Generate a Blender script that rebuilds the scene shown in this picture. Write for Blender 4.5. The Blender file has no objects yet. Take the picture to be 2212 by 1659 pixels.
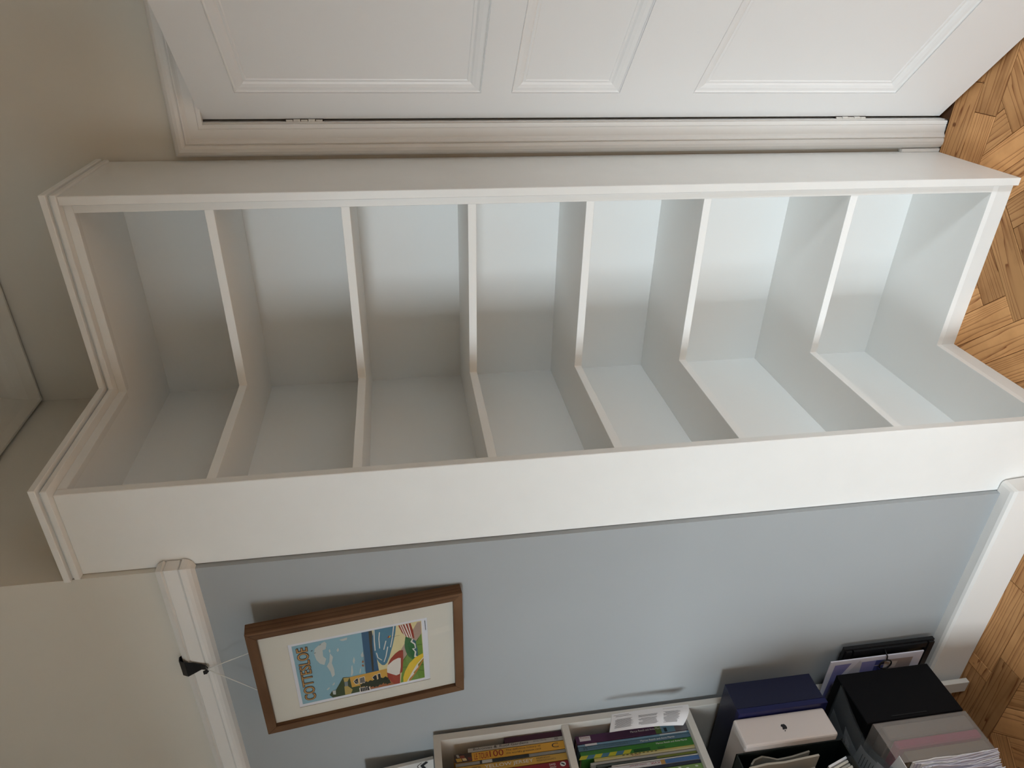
import bpy, bmesh, math, random
from mathutils import Vector, Matrix

# ------------------------------------------------------------------ camera
SC = bpy.context.scene
COL = SC.collection
CAM_POS = Vector((0.86416, -1.55454, 1.53045))
FWD = Vector((-0.49864049, 0.8544944, -0.14559186))
RGT = Vector((0.86655846, 0.49545167, -0.06003401))
UPV = Vector((-0.020835, 0.15609924, 0.98752161))
cam_d = bpy.data.cameras.new('camera')
cam_d.sensor_fit = 'HORIZONTAL'
cam_d.sensor_width = 36.0
cam_d.lens = 36.0 * 1513.26 / 2212.0
cam_d.clip_start = 0.02
cam = bpy.data.objects.new('camera', cam_d)
COL.objects.link(cam)
# the photograph was taken with the phone on its side: the room's up points left
m = Matrix((-UPV, RGT, -FWD)).transposed().to_4x4()
m.translation = CAM_POS
cam.matrix_world = m
SC.camera = cam

# ------------------------------------------------------------------ light
SC.view_settings.view_transform = 'Standard'
SC.view_settings.look = 'None'
SC.view_settings.gamma = 1.0
SC.view_settings.use_curve_mapping = False
SC.view_settings.exposure = 0.0
WIN_X0, WIN_X1, WIN_Z0, WIN_Z1, WIN_Y = -1.06, -0.17, 0.25, 2.24, -4.20      # window opposite the bookcase
W2_Y0, W2_Y1, W2_Z0, W2_Z1, W2_X = -1.74, -1.28, 0.40, 1.40, 2.20             # window in the right-hand wall
SKY = 33.5
world = bpy.data.worlds.new('world')
world.use_nodes = True
wn, wl = world.node_tree.nodes, world.node_tree.links
bg = wn['Background']
geo = wn.new('ShaderNodeTexCoord')
sep = wn.new('ShaderNodeSeparateXYZ')
wl.new(geo.outputs['Generated'], sep.inputs[0])
ov = wn.new('ShaderNodeMath'); ov.operation = 'MULTIPLY_ADD'      # bright overcast sky, a little brighter overhead
ov.inputs[1].default_value = 0.3; ov.inputs[2].default_value = 0.9
wl.new(sep.outputs['Z'], ov.inputs[0])
up_ = wn.new('ShaderNodeMath'); up_.operation = 'GREATER_THAN'; up_.inputs[1].default_value = 0.0
wl.new(sep.outputs['Z'], up_.inputs[0])
hor = wn.new('ShaderNodeMix'); hor.data_type = 'FLOAT'
hor.inputs[2].default_value = 0.06                                 # ground outside
wl.new(up_.outputs[0], hor.inputs[0]); wl.new(ov.outputs[0], hor.inputs[3])
st = wn.new('ShaderNodeMath'); st.operation = 'MULTIPLY'; st.inputs[1].default_value = SKY
wl.new(hor.outputs[0], st.inputs[0])
wl.new(st.outputs[0], bg.inputs['Strength'])
bg.inputs['Color'].default_value = (0.84, 0.945, 1.015, 1)
SC.world = world
# the window is where the daylight comes in (portal: guides sampling, gives no light itself)
def portal(w, h, loc, rot):
    ld = bpy.data.lights.new('window_portal', 'AREA')
    ld.shape = 'RECTANGLE'; ld.size = w; ld.size_y = h
    ld.cycles.is_portal = True
    lo = bpy.data.objects.new('window_portal', ld)
    COL.objects.link(lo)
    lo.location = loc; lo.rotation_euler = rot
portal(WIN_X1 - WIN_X0, WIN_Z1 - WIN_Z0, ((WIN_X0 + WIN_X1) / 2, WIN_Y - 0.055, (WIN_Z0 + WIN_Z1) / 2), (math.radians(90), 0, 0))
portal(W2_Y1 - W2_Y0, W2_Z1 - W2_Z0, (W2_X + 0.055, (W2_Y0 + W2_Y1) / 2, (W2_Z0 + W2_Z1) / 2), (math.radians(90), 0, math.radians(90)))
SC.cycles.max_bounces = 6
SC.cycles.diffuse_bounces = 5
SC.cycles.glossy_bounces = 3
SC.cycles.transmission_bounces = 6
SC.cycles.adaptive_threshold = 0.05
SC.cycles.caustics_reflective = False
SC.cycles.caustics_refractive = False

# ------------------------------------------------------------------ helpers
def mat(name, color, rough=0.5, spec=0.4, bump=0.0, bscale=300.0, vary=0.0, vscale=6.0, coat=0.0, metal=0.0, trans=0.0, alpha=1.0, ior=1.45):
    M = bpy.data.materials.new(name)
    M.use_nodes = True
    nt = M.node_tree
    b = nt.nodes['Principled BSDF']
    b.inputs['Base Color'].default_value = (*color, 1)
    b.inputs['Roughness'].default_value = rough
    b.inputs['Specular IOR Level'].default_value = spec
    b.inputs['Coat Weight'].default_value = coat
    b.inputs['Metallic'].default_value = metal
    b.inputs['Transmission Weight'].default_value = trans
    b.inputs['Alpha'].default_value = alpha
    b.inputs['IOR'].default_value = ior
    tc = nt.nodes.new('ShaderNodeTexCoord')
    if vary:
        n = nt.nodes.new('ShaderNodeTexNoise')
        n.inputs['Scale'].default_value = vscale
        n.inputs['Detail'].default_value = 4
        r = nt.nodes.new('ShaderNodeValToRGB')
        lo_, hi = 1 - vary, 1 + vary
        r.color_ramp.elements[0].position = 0.3
        r.color_ramp.elements[1].position = 0.7
        r.color_ramp.elements[0].color = (*[c * lo_ for c in color], 1)
        r.color_ramp.elements[1].color = (*[min(1, c * hi) for c in color], 1)
        nt.links.new(tc.outputs['Object'], n.inputs['Vector'])
        nt.links.new(n.outputs['Fac'], r.inputs['Fac'])
        nt.links.new(r.outputs['Color'], b.inputs['Base Color'])
    if bump > 0.5:
        n2 = nt.nodes.new('ShaderNodeTexNoise')
        n2.inputs['Scale'].default_value = bscale
        n2.inputs['Detail'].default_value = 2
        bp = nt.nodes.new('ShaderNodeBump')
        bp.inputs['Strength'].default_value = bump
        bp.inputs['Distance'].default_value = 0.001
        nt.links.new(tc.outputs['Object'], n2.inputs['Vector'])
        nt.links.new(n2.outputs['Fac'], bp.inputs['Height'])
        nt.links.new(bp.outputs['Normal'], b.inputs['Normal'])
    return M

def wood(name, light, dark, scale=31.0, stretch=0.06, distort=5.0, rough=0.55, rnd=0.3, knots=True, axis=0, coat=0.0):
    M = bpy.data.materials.new(name)
    M.use_nodes = True
    nt = M.node_tree
    N, L = nt.nodes, nt.links
    b = N['Principled BSDF']
    b.inputs['Roughness'].default_value = rough
    b.inputs['Specular IOR Level'].default_value = 0.15
    b.inputs['Coat Weight'].default_value = coat
    b.inputs['Coat Roughness'].default_value = 0.3
    tc = N.new('ShaderNodeTexCoord')
    oi = N.new('ShaderNodeObjectInfo')
    mul = N.new('ShaderNodeMath'); mul.operation = 'MULTIPLY'; mul.inputs[1].default_value = 41.0
    L.new(oi.outputs['Random'], mul.inputs[0])
    cx = N.new('ShaderNodeCombineXYZ')
    L.new(mul.outputs[0], cx.inputs[0]); L.new(mul.outputs[0], cx.inputs[1]); L.new(mul.outputs[0], cx.inputs[2])
    add = N.new('ShaderNodeVectorMath'); add.operation = 'ADD'
    L.new(tc.outputs['Object'], add.inputs[0]); L.new(cx.outputs[0], add.inputs[1])
    sc = N.new('ShaderNodeVectorMath'); sc.operation = 'MULTIPLY'
    s = [1.0, 1.0, 1.0]; s[axis] = stretch
    sc.inputs[1].default_value = s
    L.new(add.outputs[0], sc.inputs[0])
    # growth-ring figure: rings about a slowly wandering pith line
    n0 = N.new('ShaderNodeTexNoise'); n0.inputs['Scale'].default_value = 22.0; n0.inputs['Detail'].default_value = 2.5
    L.new(sc.outputs[0], n0.inputs['Vector'])
    sp = N.new('ShaderNodeSeparateXYZ'); L.new(add.outputs[0], sp.inputs[0])
    kk = N.new('ShaderNodeMapRange'); kk.inputs['To Min'].default_value = scale * 1.3; kk.inputs['To Max'].default_value = scale * 3.6
    rb = N.new('ShaderNodeMath'); rb.operation = 'FRACT'
    L.new(mul.outputs[0], rb.inputs[0]); L.new(rb.outputs[0], kk.inputs['Value'])
    yk = N.new('ShaderNodeMath'); yk.operation = 'MULTIPLY'
    L.new(sp.outputs['Y' if axis != 1 else 'X'], yk.inputs[0]); L.new(kk.outputs[0], yk.inputs[1])
    mx = N.new('ShaderNodeMath'); mx.operation = 'MULTIPLY_ADD'
    L.new(n0.outputs['Fac'], mx.inputs[0]); mx.inputs[1].default_value = distort * 1.5
    L.new(yk.outputs[0], mx.inputs[2])
    fr = N.new('ShaderNodeMath'); fr.operation = 'FRACT'
    L.new(mx.outputs[0], fr.inputs[0])
    r = N.new('ShaderNodeValToRGB')
    e = r.color_ramp.elements
    e[0].position = 0.0; e[0].color = (*light, 1)
    e[1].position = 1.0; e[1].color = (*light, 1)
    mid = [0.5 * (a + c) for a, c in zip(light, dark)]
    x = e.new(0.62); x.color = (*[l * 0.94 for l in light], 1)
    x = e.new(0.88); x.color = (*mid, 1)
    x = e.new(0.96); x.color = (*dark, 1)
    L.new(fr.outputs[0], r.inputs['Fac'])
    hv = N.new('ShaderNodeHueSaturation')
    mr = N.new('ShaderNodeMapRange')
    mr.inputs['To Min'].default_value = 1 - rnd; mr.inputs['To Max'].default_value = 1 + rnd * 0.6
    L.new(oi.outputs['Random'], mr.inputs['Value'])
    L.new(mr.outputs[0], hv.inputs['Value'])
    L.new(r.outputs['Color'], hv.inputs['Color'])
    col = hv.outputs['Color']
    n1 = N.new('ShaderNodeTexNoise'); n1.inputs['Scale'].default_value = 9.0; n1.inputs['Detail'].default_value = 5
    L.new(add.outputs[0], n1.inputs['Vector'])
    r1 = N.new('ShaderNodeValToRGB')
    r1.color_ramp.elements[0].position = 0.35; r1.color_ramp.elements[0].color = (0.72, 0.66, 0.6, 1)
    r1.color_ramp.elements[1].position = 0.6; r1.color_ramp.elements[1].color = (1, 1, 1, 1)
    L.new(n1.outputs['Fac'], r1.inputs['Fac'])
    mm = N.new('ShaderNodeMix'); mm.data_type = 'RGBA'; mm.blend_type = 'MULTIPLY'; mm.inputs[0].default_value = 0.8
    L.new(col, mm.inputs[6]); L.new(r1.outputs['Color'], mm.inputs[7])
    col = mm.outputs[2]
    if knots:
        v = N.new('ShaderNodeTexVoronoi'); v.inputs['Scale'].default_value = 7.0
        L.new(add.outputs[0], v.inputs['Vector'])
        kr = N.new('ShaderNodeValToRGB')
        kr.color_ramp.elements[0].position = 0.03; kr.color_ramp.elements[0].color = (0.28, 0.18, 0.12, 1)
        kr.color_ramp.elements[1].position = 0.055; kr.color_ramp.elements[1].color = (1, 1, 1, 1)
        L.new(v.outputs['Distance'], kr.inputs['Fac'])
        m2 = N.new('ShaderNodeMix'); m2.data_type = 'RGBA'; m2.blend_type = 'MULTIPLY'; m2.inputs[0].default_value = 0.85
        L.new(col, m2.inputs[6]); L.new(kr.outputs['Color'], m2.inputs[7])
        col = m2.outputs[2]
    L.new(col, b.inputs['Base Color'])
    return M

def link(o, parent=None):
    COL.objects.link(o)
    if parent is not None:
        o.parent = parent
    return o

def tag(o, label=None, cat=None, group=None, kind=None):
    if label: o['label'] = label
    if cat: o['category'] = cat
    if group: o['group'] = group
    if kind: o['kind'] = kind
    return o

def empty(name, loc=(0, 0, 0), rz=0.0, parent=None):
    o = bpy.data.objects.new(name, None)
    o.empty_display_size = 0.05
    o.location = loc
    o.rotation_euler = (0, 0, rz)
    return link(o, parent)

def off(parent):
    """world offset of an un-rotated empty so parts can be given in room coordinates"""
    v = Vector((0, 0, 0))
    p = parent
    while p is not None:
        v += p.location
        p = p.parent
    return v

def mesh_obj(name, verts, faces, material, parent=None, smooth=False, rel=True, mats=None, fmat=None):
    d = off(parent) if (parent is not None and rel) else Vector((0, 0, 0))
    me = bpy.data.meshes.new(name)
    me.from_pydata([tuple(Vector(v) - d) for v in verts], [], faces)
    for mm_ in (mats or [material]):
        me.materials.append(mm_)
    if fmat:
        for p, i in zip(me.polygons, fmat):
            p.material_index = i
    bm = bmesh.new(); bm.from_mesh(me)
    bmesh.ops.recalc_face_normals(bm, faces=bm.faces)
    bm.to_mesh(me); bm.free()
    if smooth:
        for p in me.polygons: p.use_smooth = True
    o = bpy.data.objects.new(name, me)
    return link(o, parent)

BOXF = [(0, 1, 3, 2), (4, 6, 7, 5), (0, 4, 5, 1), (2, 3, 7, 6), (0, 2, 6, 4), (1, 5, 7, 3)]
def boxv(x0, x1, y0, y1, z0, z1):
    return [(x, y, z) for x in (x0, x1) for y in (y0, y1) for z in (z0, z1)]

def box(name, x0, x1, y0, y1, z0, z1, material, parent=None, bevel=0.0, seg=1, rel=True):
    o = mesh_obj(name, boxv(x0, x1, y0, y1, z0, z1), BOXF, material, parent, rel=rel)
    if bevel:
        bm = bmesh.new(); bm.from_mesh(o.data)
        bmesh.ops.bevel(bm, geom=list(bm.edges), offset=bevel, segments=seg, affect='EDGES', profile=0.5)
        bm.to_mesh(o.data); bm.free()
    return o

def boxes(name, lst, material, parent=None, rel=True):
    V, F = [], []
    for b in lst:
        n = len(V); V += boxv(*b); F += [tuple(i + n for i in f) for f in BOXF]
    return mesh_obj(name, V, F, material, parent, rel=rel)

def prism(name, poly, axis, a, b, material, parent=None, rel=True, bevel=0.0):
    """extrude a polygon. axis 'z': poly (x,y); 'y': poly (x,z); 'x': poly (y,z)"""
    def P(p, t):
        return (p[0], p[1], t) if axis == 'z' else ((p[0], t, p[1]) if axis == 'y' else (t, p[0], p[1]))
    n = len(poly)
    V = [P(p, a) for p in poly] + [P(p, b) for p in poly]
    F = [tuple(range(n))[::-1], tuple(range(n, 2 * n))] + [(i, (i + 1) % n, (i + 1) % n + n, i + n) for i in range(n)]
    o = mesh_obj(name, V, F, material, parent, rel=rel)
    if bevel:
        bm = bmesh.new(); bm.from_mesh(o.data)
        bmesh.ops.bevel(bm, geom=list(bm.edges), offset=bevel, segments=1, affect='EDGES')
        bm.to_mesh(o.data); bm.free()
    return o

def sweep(name, profile, path, material, parent=None, rel=True, closed_profile=True):
    """profile: (offset to the left of the path, z); path: (x, y) with mitred corners"""
    path = [Vector(p) for p in path]
    nrm = []
    for i in range(len(path) - 1):
        d = (path[i + 1] - path[i]).normalized()
        nrm.append(Vector((-d.y, d.x)))
    mit = []
    for i in range(len(path)):
        if i == 0: mit.append(nrm[0])
        elif i == len(path) - 1: mit.append(nrm[-1])
        else:
            s = nrm[i - 1] + nrm[i]
            mit.append(s / (1 + nrm[i - 1].dot(nrm[i])))
    V, F = [], []
    n = len(profile)
    for p, mt in zip(path, mit):
        for o_, z in profile:
            q = p + mt * o_
            V.append((q.x, q.y, z))
    for i in range(len(path) - 1):
        for j in range(n if closed_profile else n - 1):
            a, b_ = i * n + j, i * n + (j + 1) % n
            F.append((a, b_, b_ + n, a + n))
    if closed_profile:
        F.append(tuple(range(n))[::-1]); F.append(tuple(range((len(path) - 1) * n, len(path) * n)))
    return mesh_obj(name, V, F, material, parent, rel=rel)

def tube(name, pts, r, material, parent=None, seg=8, rel=True, closed=False):
    pts = [Vector(p) for p in pts]
    V, F = [], []
    n = len(pts)
    for i, p in enumerate(pts):
        a = pts[(i - 1) % n] if (i > 0 or closed) else p
        b_ = pts[(i + 1) % n] if (i < n - 1 or closed) else p
        d = (b_ - a).normalized()
        ref = Vector((0, 0, 1)) if abs(d.z) < 0.9 else Vector((1, 0, 0))
        s = d.cross(ref).normalized(); t = s.cross(d)
        for k in range(seg):
            an = 2 * math.pi * k / seg
            V.append(p + (s * math.cos(an) + t * math.sin(an)) * r)
    for i in range(n if closed else n - 1):
        for k in range(seg):
            a = i * seg + k; b2 = i * seg + (k + 1) % seg
            c = ((i + 1) % n) * seg
            F.append((a, b2, c + (k + 1) % seg, c + k))
    if not closed:
        F.append(tuple(range(seg))[::-1]); F.append(tuple(range((n - 1) * seg, n * seg)))
    return mesh_obj(name, V, F, material, parent, smooth=True, rel=rel)

TXT = {}
def text_geom(s, offset=0.0):
    """outline letters as a flat mesh, scaled into a unit box"""
    key = (s, offset)
    if key in TXT: return TXT[key]
    cu = bpy.data.curves.new('lettering', 'FONT')
    cu.body = s; cu.resolution_u = 3; cu.offset = offset
    ob = bpy.data.objects.new('lettering', cu)
    COL.objects.link(ob)
    dg = bpy.context.evaluated_depsgraph_get()
    me = bpy.data.meshes.new_from_object(ob.evaluated_get(dg))
    V = [tuple(v.co) for v in me.vertices]; F = [tuple(p.vertices) for p in me.polygons]
    bpy.data.objects.remove(ob); bpy.data.curves.remove(cu); bpy.data.meshes.remove(me)
    TXT[key] = (V, F)
    return V, F

def lettering(parent, s, org, right, up, width, height, material, offset=0.0, base=None, rel=True, name='lettering'):
    V, F = text_geom(s, offset)
    R = text_geom(s, 0.0)[0]
    x0, x1 = min(v[0] for v in R), max(v[0] for v in R)
    y0, y1 = min(v[1] for v in R), max(v[1] for v in R)
    org, right, up = Vector(org), Vector(right), Vector(up)
    W = [org + right * ((v[0] - x0) / (x1 - x0) * width) + up * ((v[1] - y0) / (y1 - y0) * height) for v in V]
    return mesh_obj(name, W, F, material, parent, rel=rel)

# ------------------------------------------------------------------ materials
WHITE = mat('white_eggshell_paint', (0.81, 0.81, 0.79), rough=0.36, spec=0.45, vary=0.012, vscale=14, bump=0.12, bscale=420)  # bookcase paint, outside copy toned down against the brighter bays
WHITE_IN = mat('white_eggshell_paint_bays_lit', (0.885, 0.89, 0.875), rough=0.40, spec=0.4, bump=0.25, bscale=260)  # same paint as outside, lightened to put more light into the bays
DOORW = mat('white_gloss_door_paint', (0.80, 0.79, 0.78), rough=0.38, spec=0.45, bump=0.10, bscale=160)
TRIM = mat('white_trim_paint', (0.78, 0.765, 0.74), rough=0.42, spec=0.4, bump=0.2, bscale=110)
CREAM = mat('cream_wall_emulsion', (0.67, 0.645, 0.585), rough=0.9, spec=0.2, bump=0.3, bscale=240, vary=0.02, vscale=4)
BLUE = mat('pale_blue_wall_emulsion', (0.355, 0.375, 0.385), rough=0.85, spec=0.25, bump=0.3, bscale=240, vary=0.02, vscale=3)
DARK = mat('dark_void', (0.02, 0.02, 0.02), rough=0.9)
PARQ = wood('pine_parquet', (0.73, 0.39, 0.165), (0.28, 0.10, 0.032), rnd=0.28)
WALNUT = wood('walnut_frame_wood', (0.155, 0.085, 0.045), (0.075, 0.038, 0.02), scale=60, stretch=0.03, distort=2.0, knots=False, rnd=0.05, rough=0.55, coat=0.0, axis=2)
WALNUT_H = wood('walnut_frame_wood_cross', (0.155, 0.085, 0.045), (0.075, 0.038, 0.02), scale=60, stretch=0.03, distort=2.0, knots=False, rnd=0.05, rough=0.55, coat=0.0, axis=0)
UNITW = mat('white_melamine', (0.62, 0.59, 0.54), rough=0.45, spec=0.35)
BLACK = mat('black_card', (0.004, 0.004, 0.005), rough=0.55, spec=0.12)
BLACKG = mat('black_gloss', (0.010, 0.010, 0.011), rough=0.3, spec=0.4)
NAVY = mat('navy_coated_card', (0.004, 0.005, 0.028), rough=0.33, spec=0.5)
PAPER = mat('white_paper', (0.74, 0.74, 0.76), rough=0.8, spec=0.2)
PAPERW = mat('cream_paper', (0.62, 0.58, 0.50), rough=0.85, spec=0.2)
INK = mat('black_ink', (0.025, 0.025, 0.028), rough=0.7, spec=0.2)
POSTER=[
('sky',[(-0.1035,0.1935),(0.0925,0.1935),(0.0925,0.377),(-0.1035,0.377)]),
('cloud',[(0.0826,0.3175),(0.0875,0.3078),(0.0804,0.304),(0.0636,0.3078),(0.0617,0.3146),(0.0418,0.3155),(0.0319,0.3099),(0.0132,0.3159),(0.0201,0.3246),(0.0345,0.3309),(0.0557,0.3337),(0.0707,0.3307)]),
('cloud',[(0.0472,0.3002),(0.0333,0.295),(0.0142,0.2997),(-0.0077,0.2966),(-0.0265,0.2971),(-0.033,0.3033),(-0.0132,0.3053),(0.0075,0.3112),(0.0199,0.3045)]),
('cloud',[(0.0527,0.2856),(0.0594,0.281),(0.0509,0.2798),(0.046,0.2836)]),
('cloud',[(0.0059,0.2543),(0.0202,0.2502),(0.0082,0.2486),(-0.0054,0.2519)]),
('cloud',[(-0.038,0.2624),(-0.0096,0.2584),(-0.0061,0.2561),(-0.0315,0.2563),(-0.0431,0.2601)]),
('cloud',[(-0.0579,0.3059),(-0.0511,0.3003),(-0.0576,0.3003),(-0.0615,0.3049)]),
('cloud',[(-0.0703,0.3203),(-0.064,0.3134),(-0.0686,0.3125),(-0.0733,0.3179)]),
('cloud',[(0.0206,0.2351),(0.0311,0.2294),(0.0144,0.2288),(0.0126,0.2331)]),
('cloud',[(-0.038,0.2429),(-0.0221,0.2395),(-0.0269,0.2378),(-0.0408,0.2411)]),
('cloud',[(0.084,0.2765),(0.0866,0.259),(0.0791,0.2603),(0.0782,0.2704)]),
('cloud',[(0.0577,0.3018),(0.0608,0.2988),(0.0507,0.2985),(0.0495,0.3013)]),
('ink',[(0.0788,0.3212),(0.0816,0.3176),(0.0837,0.3148),(0.0801,0.3172)]),
('ink',[(0.0658,0.3404),(0.0686,0.3368),(0.068,0.3349),(0.0656,0.3365)]),
('ink',[(0.0576,0.3335),(0.0593,0.3313),(0.0583,0.3295),(0.0569,0.3312)]),
('sand',[(-0.1035,0.0935),(0.0925,0.0935),(0.0925,0.2045),(-0.1035,0.2045)]),
('sea',[(-0.1035,0.196),(0.0925,0.2045),(0.0925,0.2275),(-0.1035,0.2295)]),
('reef',[(0.0924,0.2119),(0.0922,0.2044),(0.0448,0.2075),(0.0161,0.2079),(-0.0414,0.2099),(-0.0415,0.2142),(0.0053,0.2133),(0.0465,0.2128)]),
('bay',[(0.0928,0.201),(0.0923,0.1505),(0.0673,0.1541),(0.0309,0.162),(-0.0038,0.1713),(-0.0228,0.1782),(-0.0293,0.1843),(-0.0276,0.1898),(-0.017,0.1961),(0.0017,0.2018),(0.0255,0.2048),(0.0442,0.2054),(0.0663,0.2048)]),
('white',[(0.0923,0.1986),(0.0593,0.2004),(0.0257,0.2009),(0.0257,0.2031),(0.0593,0.2026),(0.0925,0.2008)]),
('white',[(0.0822,0.1871),(0.0621,0.1899),(0.0297,0.1905),(0.0297,0.1927),(0.0623,0.1921),(0.0826,0.1893)]),
('white',[(0.0921,0.1549),(0.057,0.1599),(0.0261,0.1661),(0.0265,0.1683),(0.0574,0.1621),(0.0925,0.1571)]),
('white',[(0.0503,0.1749),(0.0225,0.1817),(0.0231,0.1839),(0.0509,0.1771)]),
('white',[(0.03,0.1721),(-0.0015,0.1784),(-0.0188,0.184),(-0.0182,0.186),(-0.0009,0.1806),(0.0304,0.1743)]),
('white',[(0.0179,0.1987),(0.0008,0.1967),(-0.01,0.1885),(-0.0114,0.1903),(0.0,0.1987),(0.0177,0.2009)]),
('red',[(0.0587,0.1727),(0.0656,0.1688),(0.065,0.1667),(0.0585,0.1685)]),
('yellow',[(0.065,0.1667),(0.0642,0.164),(0.0579,0.1665),(0.0585,0.1685)]),
('ink',[(0.0601,0.1664),(0.0596,0.1442),(0.059,0.1442),(0.0595,0.1664)]),
('path',[(0.0901,0.1028),(0.0898,0.0949),(0.0518,0.0949),(-0.0242,0.1405),(0.0127,0.1434)]),
('lawn',[(0.0518,0.0949),(-0.103,0.0937),(-0.1028,0.1516),(-0.0258,0.142)]),
('ink',[(0.0168,0.1077),(0.0158,0.0941),(0.0148,0.0941),(0.0158,0.1077)]),
('ink',[(0.0288,0.1076),(0.0388,0.1028),(0.0384,0.1018),(0.0284,0.1066)]),
('ink',[(-0.0548,0.1007),(-0.0556,0.0934),(-0.0566,0.0936),(-0.0558,0.1009)]),
('ink',[(-0.0497,0.1433),(-0.051,0.1326),(-0.052,0.1328),(-0.0507,0.1435)]),
('ink',[(-0.0697,0.1086),(-0.0766,0.0942),(-0.0776,0.0946),(-0.0707,0.109)]),
('ink',[(-0.026,0.141),(-0.009,0.1308),(-0.0096,0.13),(-0.0266,0.1402)]),
('red',[(0.0917,0.1457),(0.0917,0.118),(0.0675,0.1137),(0.0393,0.1115),(0.0463,0.1246),(0.0548,0.1326),(0.0668,0.1389)]),
('white',[(0.0917,0.1423),(0.0917,0.1402),(0.0534,0.1312),(0.0562,0.1339)]),
('white',[(0.0915,0.1381),(0.0917,0.1354),(0.0463,0.1246),(0.05,0.1286)]),
('white',[(0.0918,0.1322),(0.0917,0.1291),(0.0426,0.1191),(0.0445,0.1222)]),
('white',[(0.0917,0.125),(0.0915,0.1222),(0.0405,0.1157),(0.0422,0.1178)]),
('green',[(0.0514,0.1314),(0.0463,0.1246),(0.0399,0.1172),(0.0308,0.1212),(0.0201,0.1132),(0.0071,0.1117),(0.0072,0.1188),(-0.0052,0.113),(-0.0213,0.1159),(-0.0234,0.1124),(-0.0299,0.1192),(-0.0175,0.128),(-0.0011,0.1328),(0.0165,0.1354),(0.0348,0.1344)]),
('white',[(0.0399,0.1172),(0.0381,0.1144),(0.0317,0.1172),(0.0213,0.1103),(0.0064,0.1096),(0.0042,0.1147),(-0.0063,0.1094),(-0.0184,0.1115),(-0.0242,0.1067),(-0.0236,0.1153),(-0.0052,0.113),(0.0072,0.1188),(0.0071,0.1117),(0.0201,0.1132),(0.0308,0.1212)]),
('teal',[(0.0381,0.1144),(0.0313,0.1091),(0.0165,0.1084),(0.0012,0.1062),(-0.0221,0.1066),(-0.0184,0.1115),(-0.0063,0.1094),(0.0042,0.1147),(0.0064,0.1096),(0.0213,0.1103),(0.0317,0.1172)]),
('facade',[(-0.0448,0.2665),(-0.0427,0.1795),(-0.0564,0.1809),(-0.0754,0.1796),(-0.0894,0.174),(-0.1037,0.1648),(-0.1009,0.2445),(-0.0805,0.2653)]),
('rust',[(-0.0918,0.2259),(-0.0894,0.174),(-0.1037,0.1648),(-0.1013,0.2253)]),
('red',[(-0.0276,0.1764),(-0.0109,0.1689),(0.0026,0.1581),(0.0099,0.1478),(0.0089,0.1394),(-0.0261,0.1411),(-0.0638,0.1449),(-0.0697,0.1503),(-0.1037,0.1531),(-0.1037,0.1648),(-0.0894,0.174),(-0.0741,0.1802),(-0.0564,0.1809)]),
('white',[(-0.0316,0.1774),(-0.0189,0.1638),(-0.0141,0.1521),(-0.0164,0.1462),(-0.0454,0.1479),(-0.0703,0.1518),(-0.0731,0.16),(-0.0565,0.1805),(-0.0415,0.1799)]),
('yellow',[(-0.0157,0.0941),(-0.0327,0.0934),(-0.0502,0.1064),(-0.074,0.1207),(-0.0912,0.1289),(-0.1038,0.1369),(-0.1028,0.145),(-0.0861,0.1445),(-0.0657,0.1392),(-0.0411,0.1278),(-0.0245,0.1125)]),
('orange',[(-0.0327,0.0934),(-0.0391,0.0937),(-0.0713,0.1089),(-0.1027,0.128),(-0.1027,0.1347),(-0.0976,0.13),(-0.0791,0.1188),(-0.0586,0.1075)]),
('white',[(-0.0284,0.0934),(-0.0331,0.0934),(-0.0497,0.1079),(-0.0599,0.1069),(-0.0756,0.1193),(-0.0804,0.1181),(-0.0962,0.1307),(-0.1017,0.1309),(-0.1038,0.1369),(-0.0752,0.1237),(-0.049,0.11)]),
('roof',[(-0.0406,0.2804),(-0.0444,0.2658),(-0.0811,0.2636),(-0.0807,0.2452),(-0.1023,0.2457),(-0.1025,0.2797),(-0.1024,0.3091),(-0.0906,0.3155),(-0.0789,0.3081),(-0.0793,0.3005)]),
('tan',[(-0.0418,0.2801),(-0.045,0.2659),(-0.0567,0.2711),(-0.0584,0.2789)]),
('tan',[(-0.0721,0.2803),(-0.0725,0.2726),(-0.089,0.2629),(-0.1018,0.2676),(-0.1016,0.281)]),
('grey',[(-0.0563,0.2787),(-0.0577,0.2712),(-0.0727,0.2719),(-0.0725,0.2789)]),
('cloud',[(-0.0779,0.308),(-0.0793,0.3005),(-0.0933,0.3015),(-0.0913,0.3073)]),
('white',[(-0.0608,0.259),(-0.0526,0.2513),(-0.0527,0.2469),(-0.0743,0.2475),(-0.0732,0.2549)]),
('ink',[(-0.0612,0.2576),(-0.0546,0.2514),(-0.0547,0.2479),(-0.072,0.2484),(-0.0711,0.2543)]),
('white',[(-0.0529,0.245),(-0.0521,0.2326),(-0.0748,0.2322),(-0.0746,0.2451)]),
('ink',[(-0.055,0.2437),(-0.0544,0.2338),(-0.0726,0.2335),(-0.0724,0.2438)]),
('white',[(-0.0622,0.2166),(-0.0539,0.2088),(-0.0553,0.2045),(-0.0733,0.2041),(-0.0719,0.212)]),
('ink',[(-0.0624,0.2151),(-0.0558,0.2089),(-0.0569,0.2054),(-0.0713,0.2051),(-0.0702,0.2114)]),
('white',[(-0.0527,0.2032),(-0.0523,0.1961),(-0.0731,0.195),(-0.0735,0.2021)]),
('ink',[(-0.0547,0.2024),(-0.0544,0.1967),(-0.0711,0.1958),(-0.0714,0.2015)]),
('white',[(-0.0879,0.2478),(-0.0891,0.224),(-0.1052,0.2216),(-0.1041,0.2475)]),
('ink',[(-0.0896,0.2453),(-0.0906,0.2262),(-0.1035,0.2243),(-0.1026,0.245)]),
('white',[(-0.0536,0.2412),(-0.0722,0.2411),(-0.0722,0.2417),(-0.0536,0.2418)]),
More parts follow.
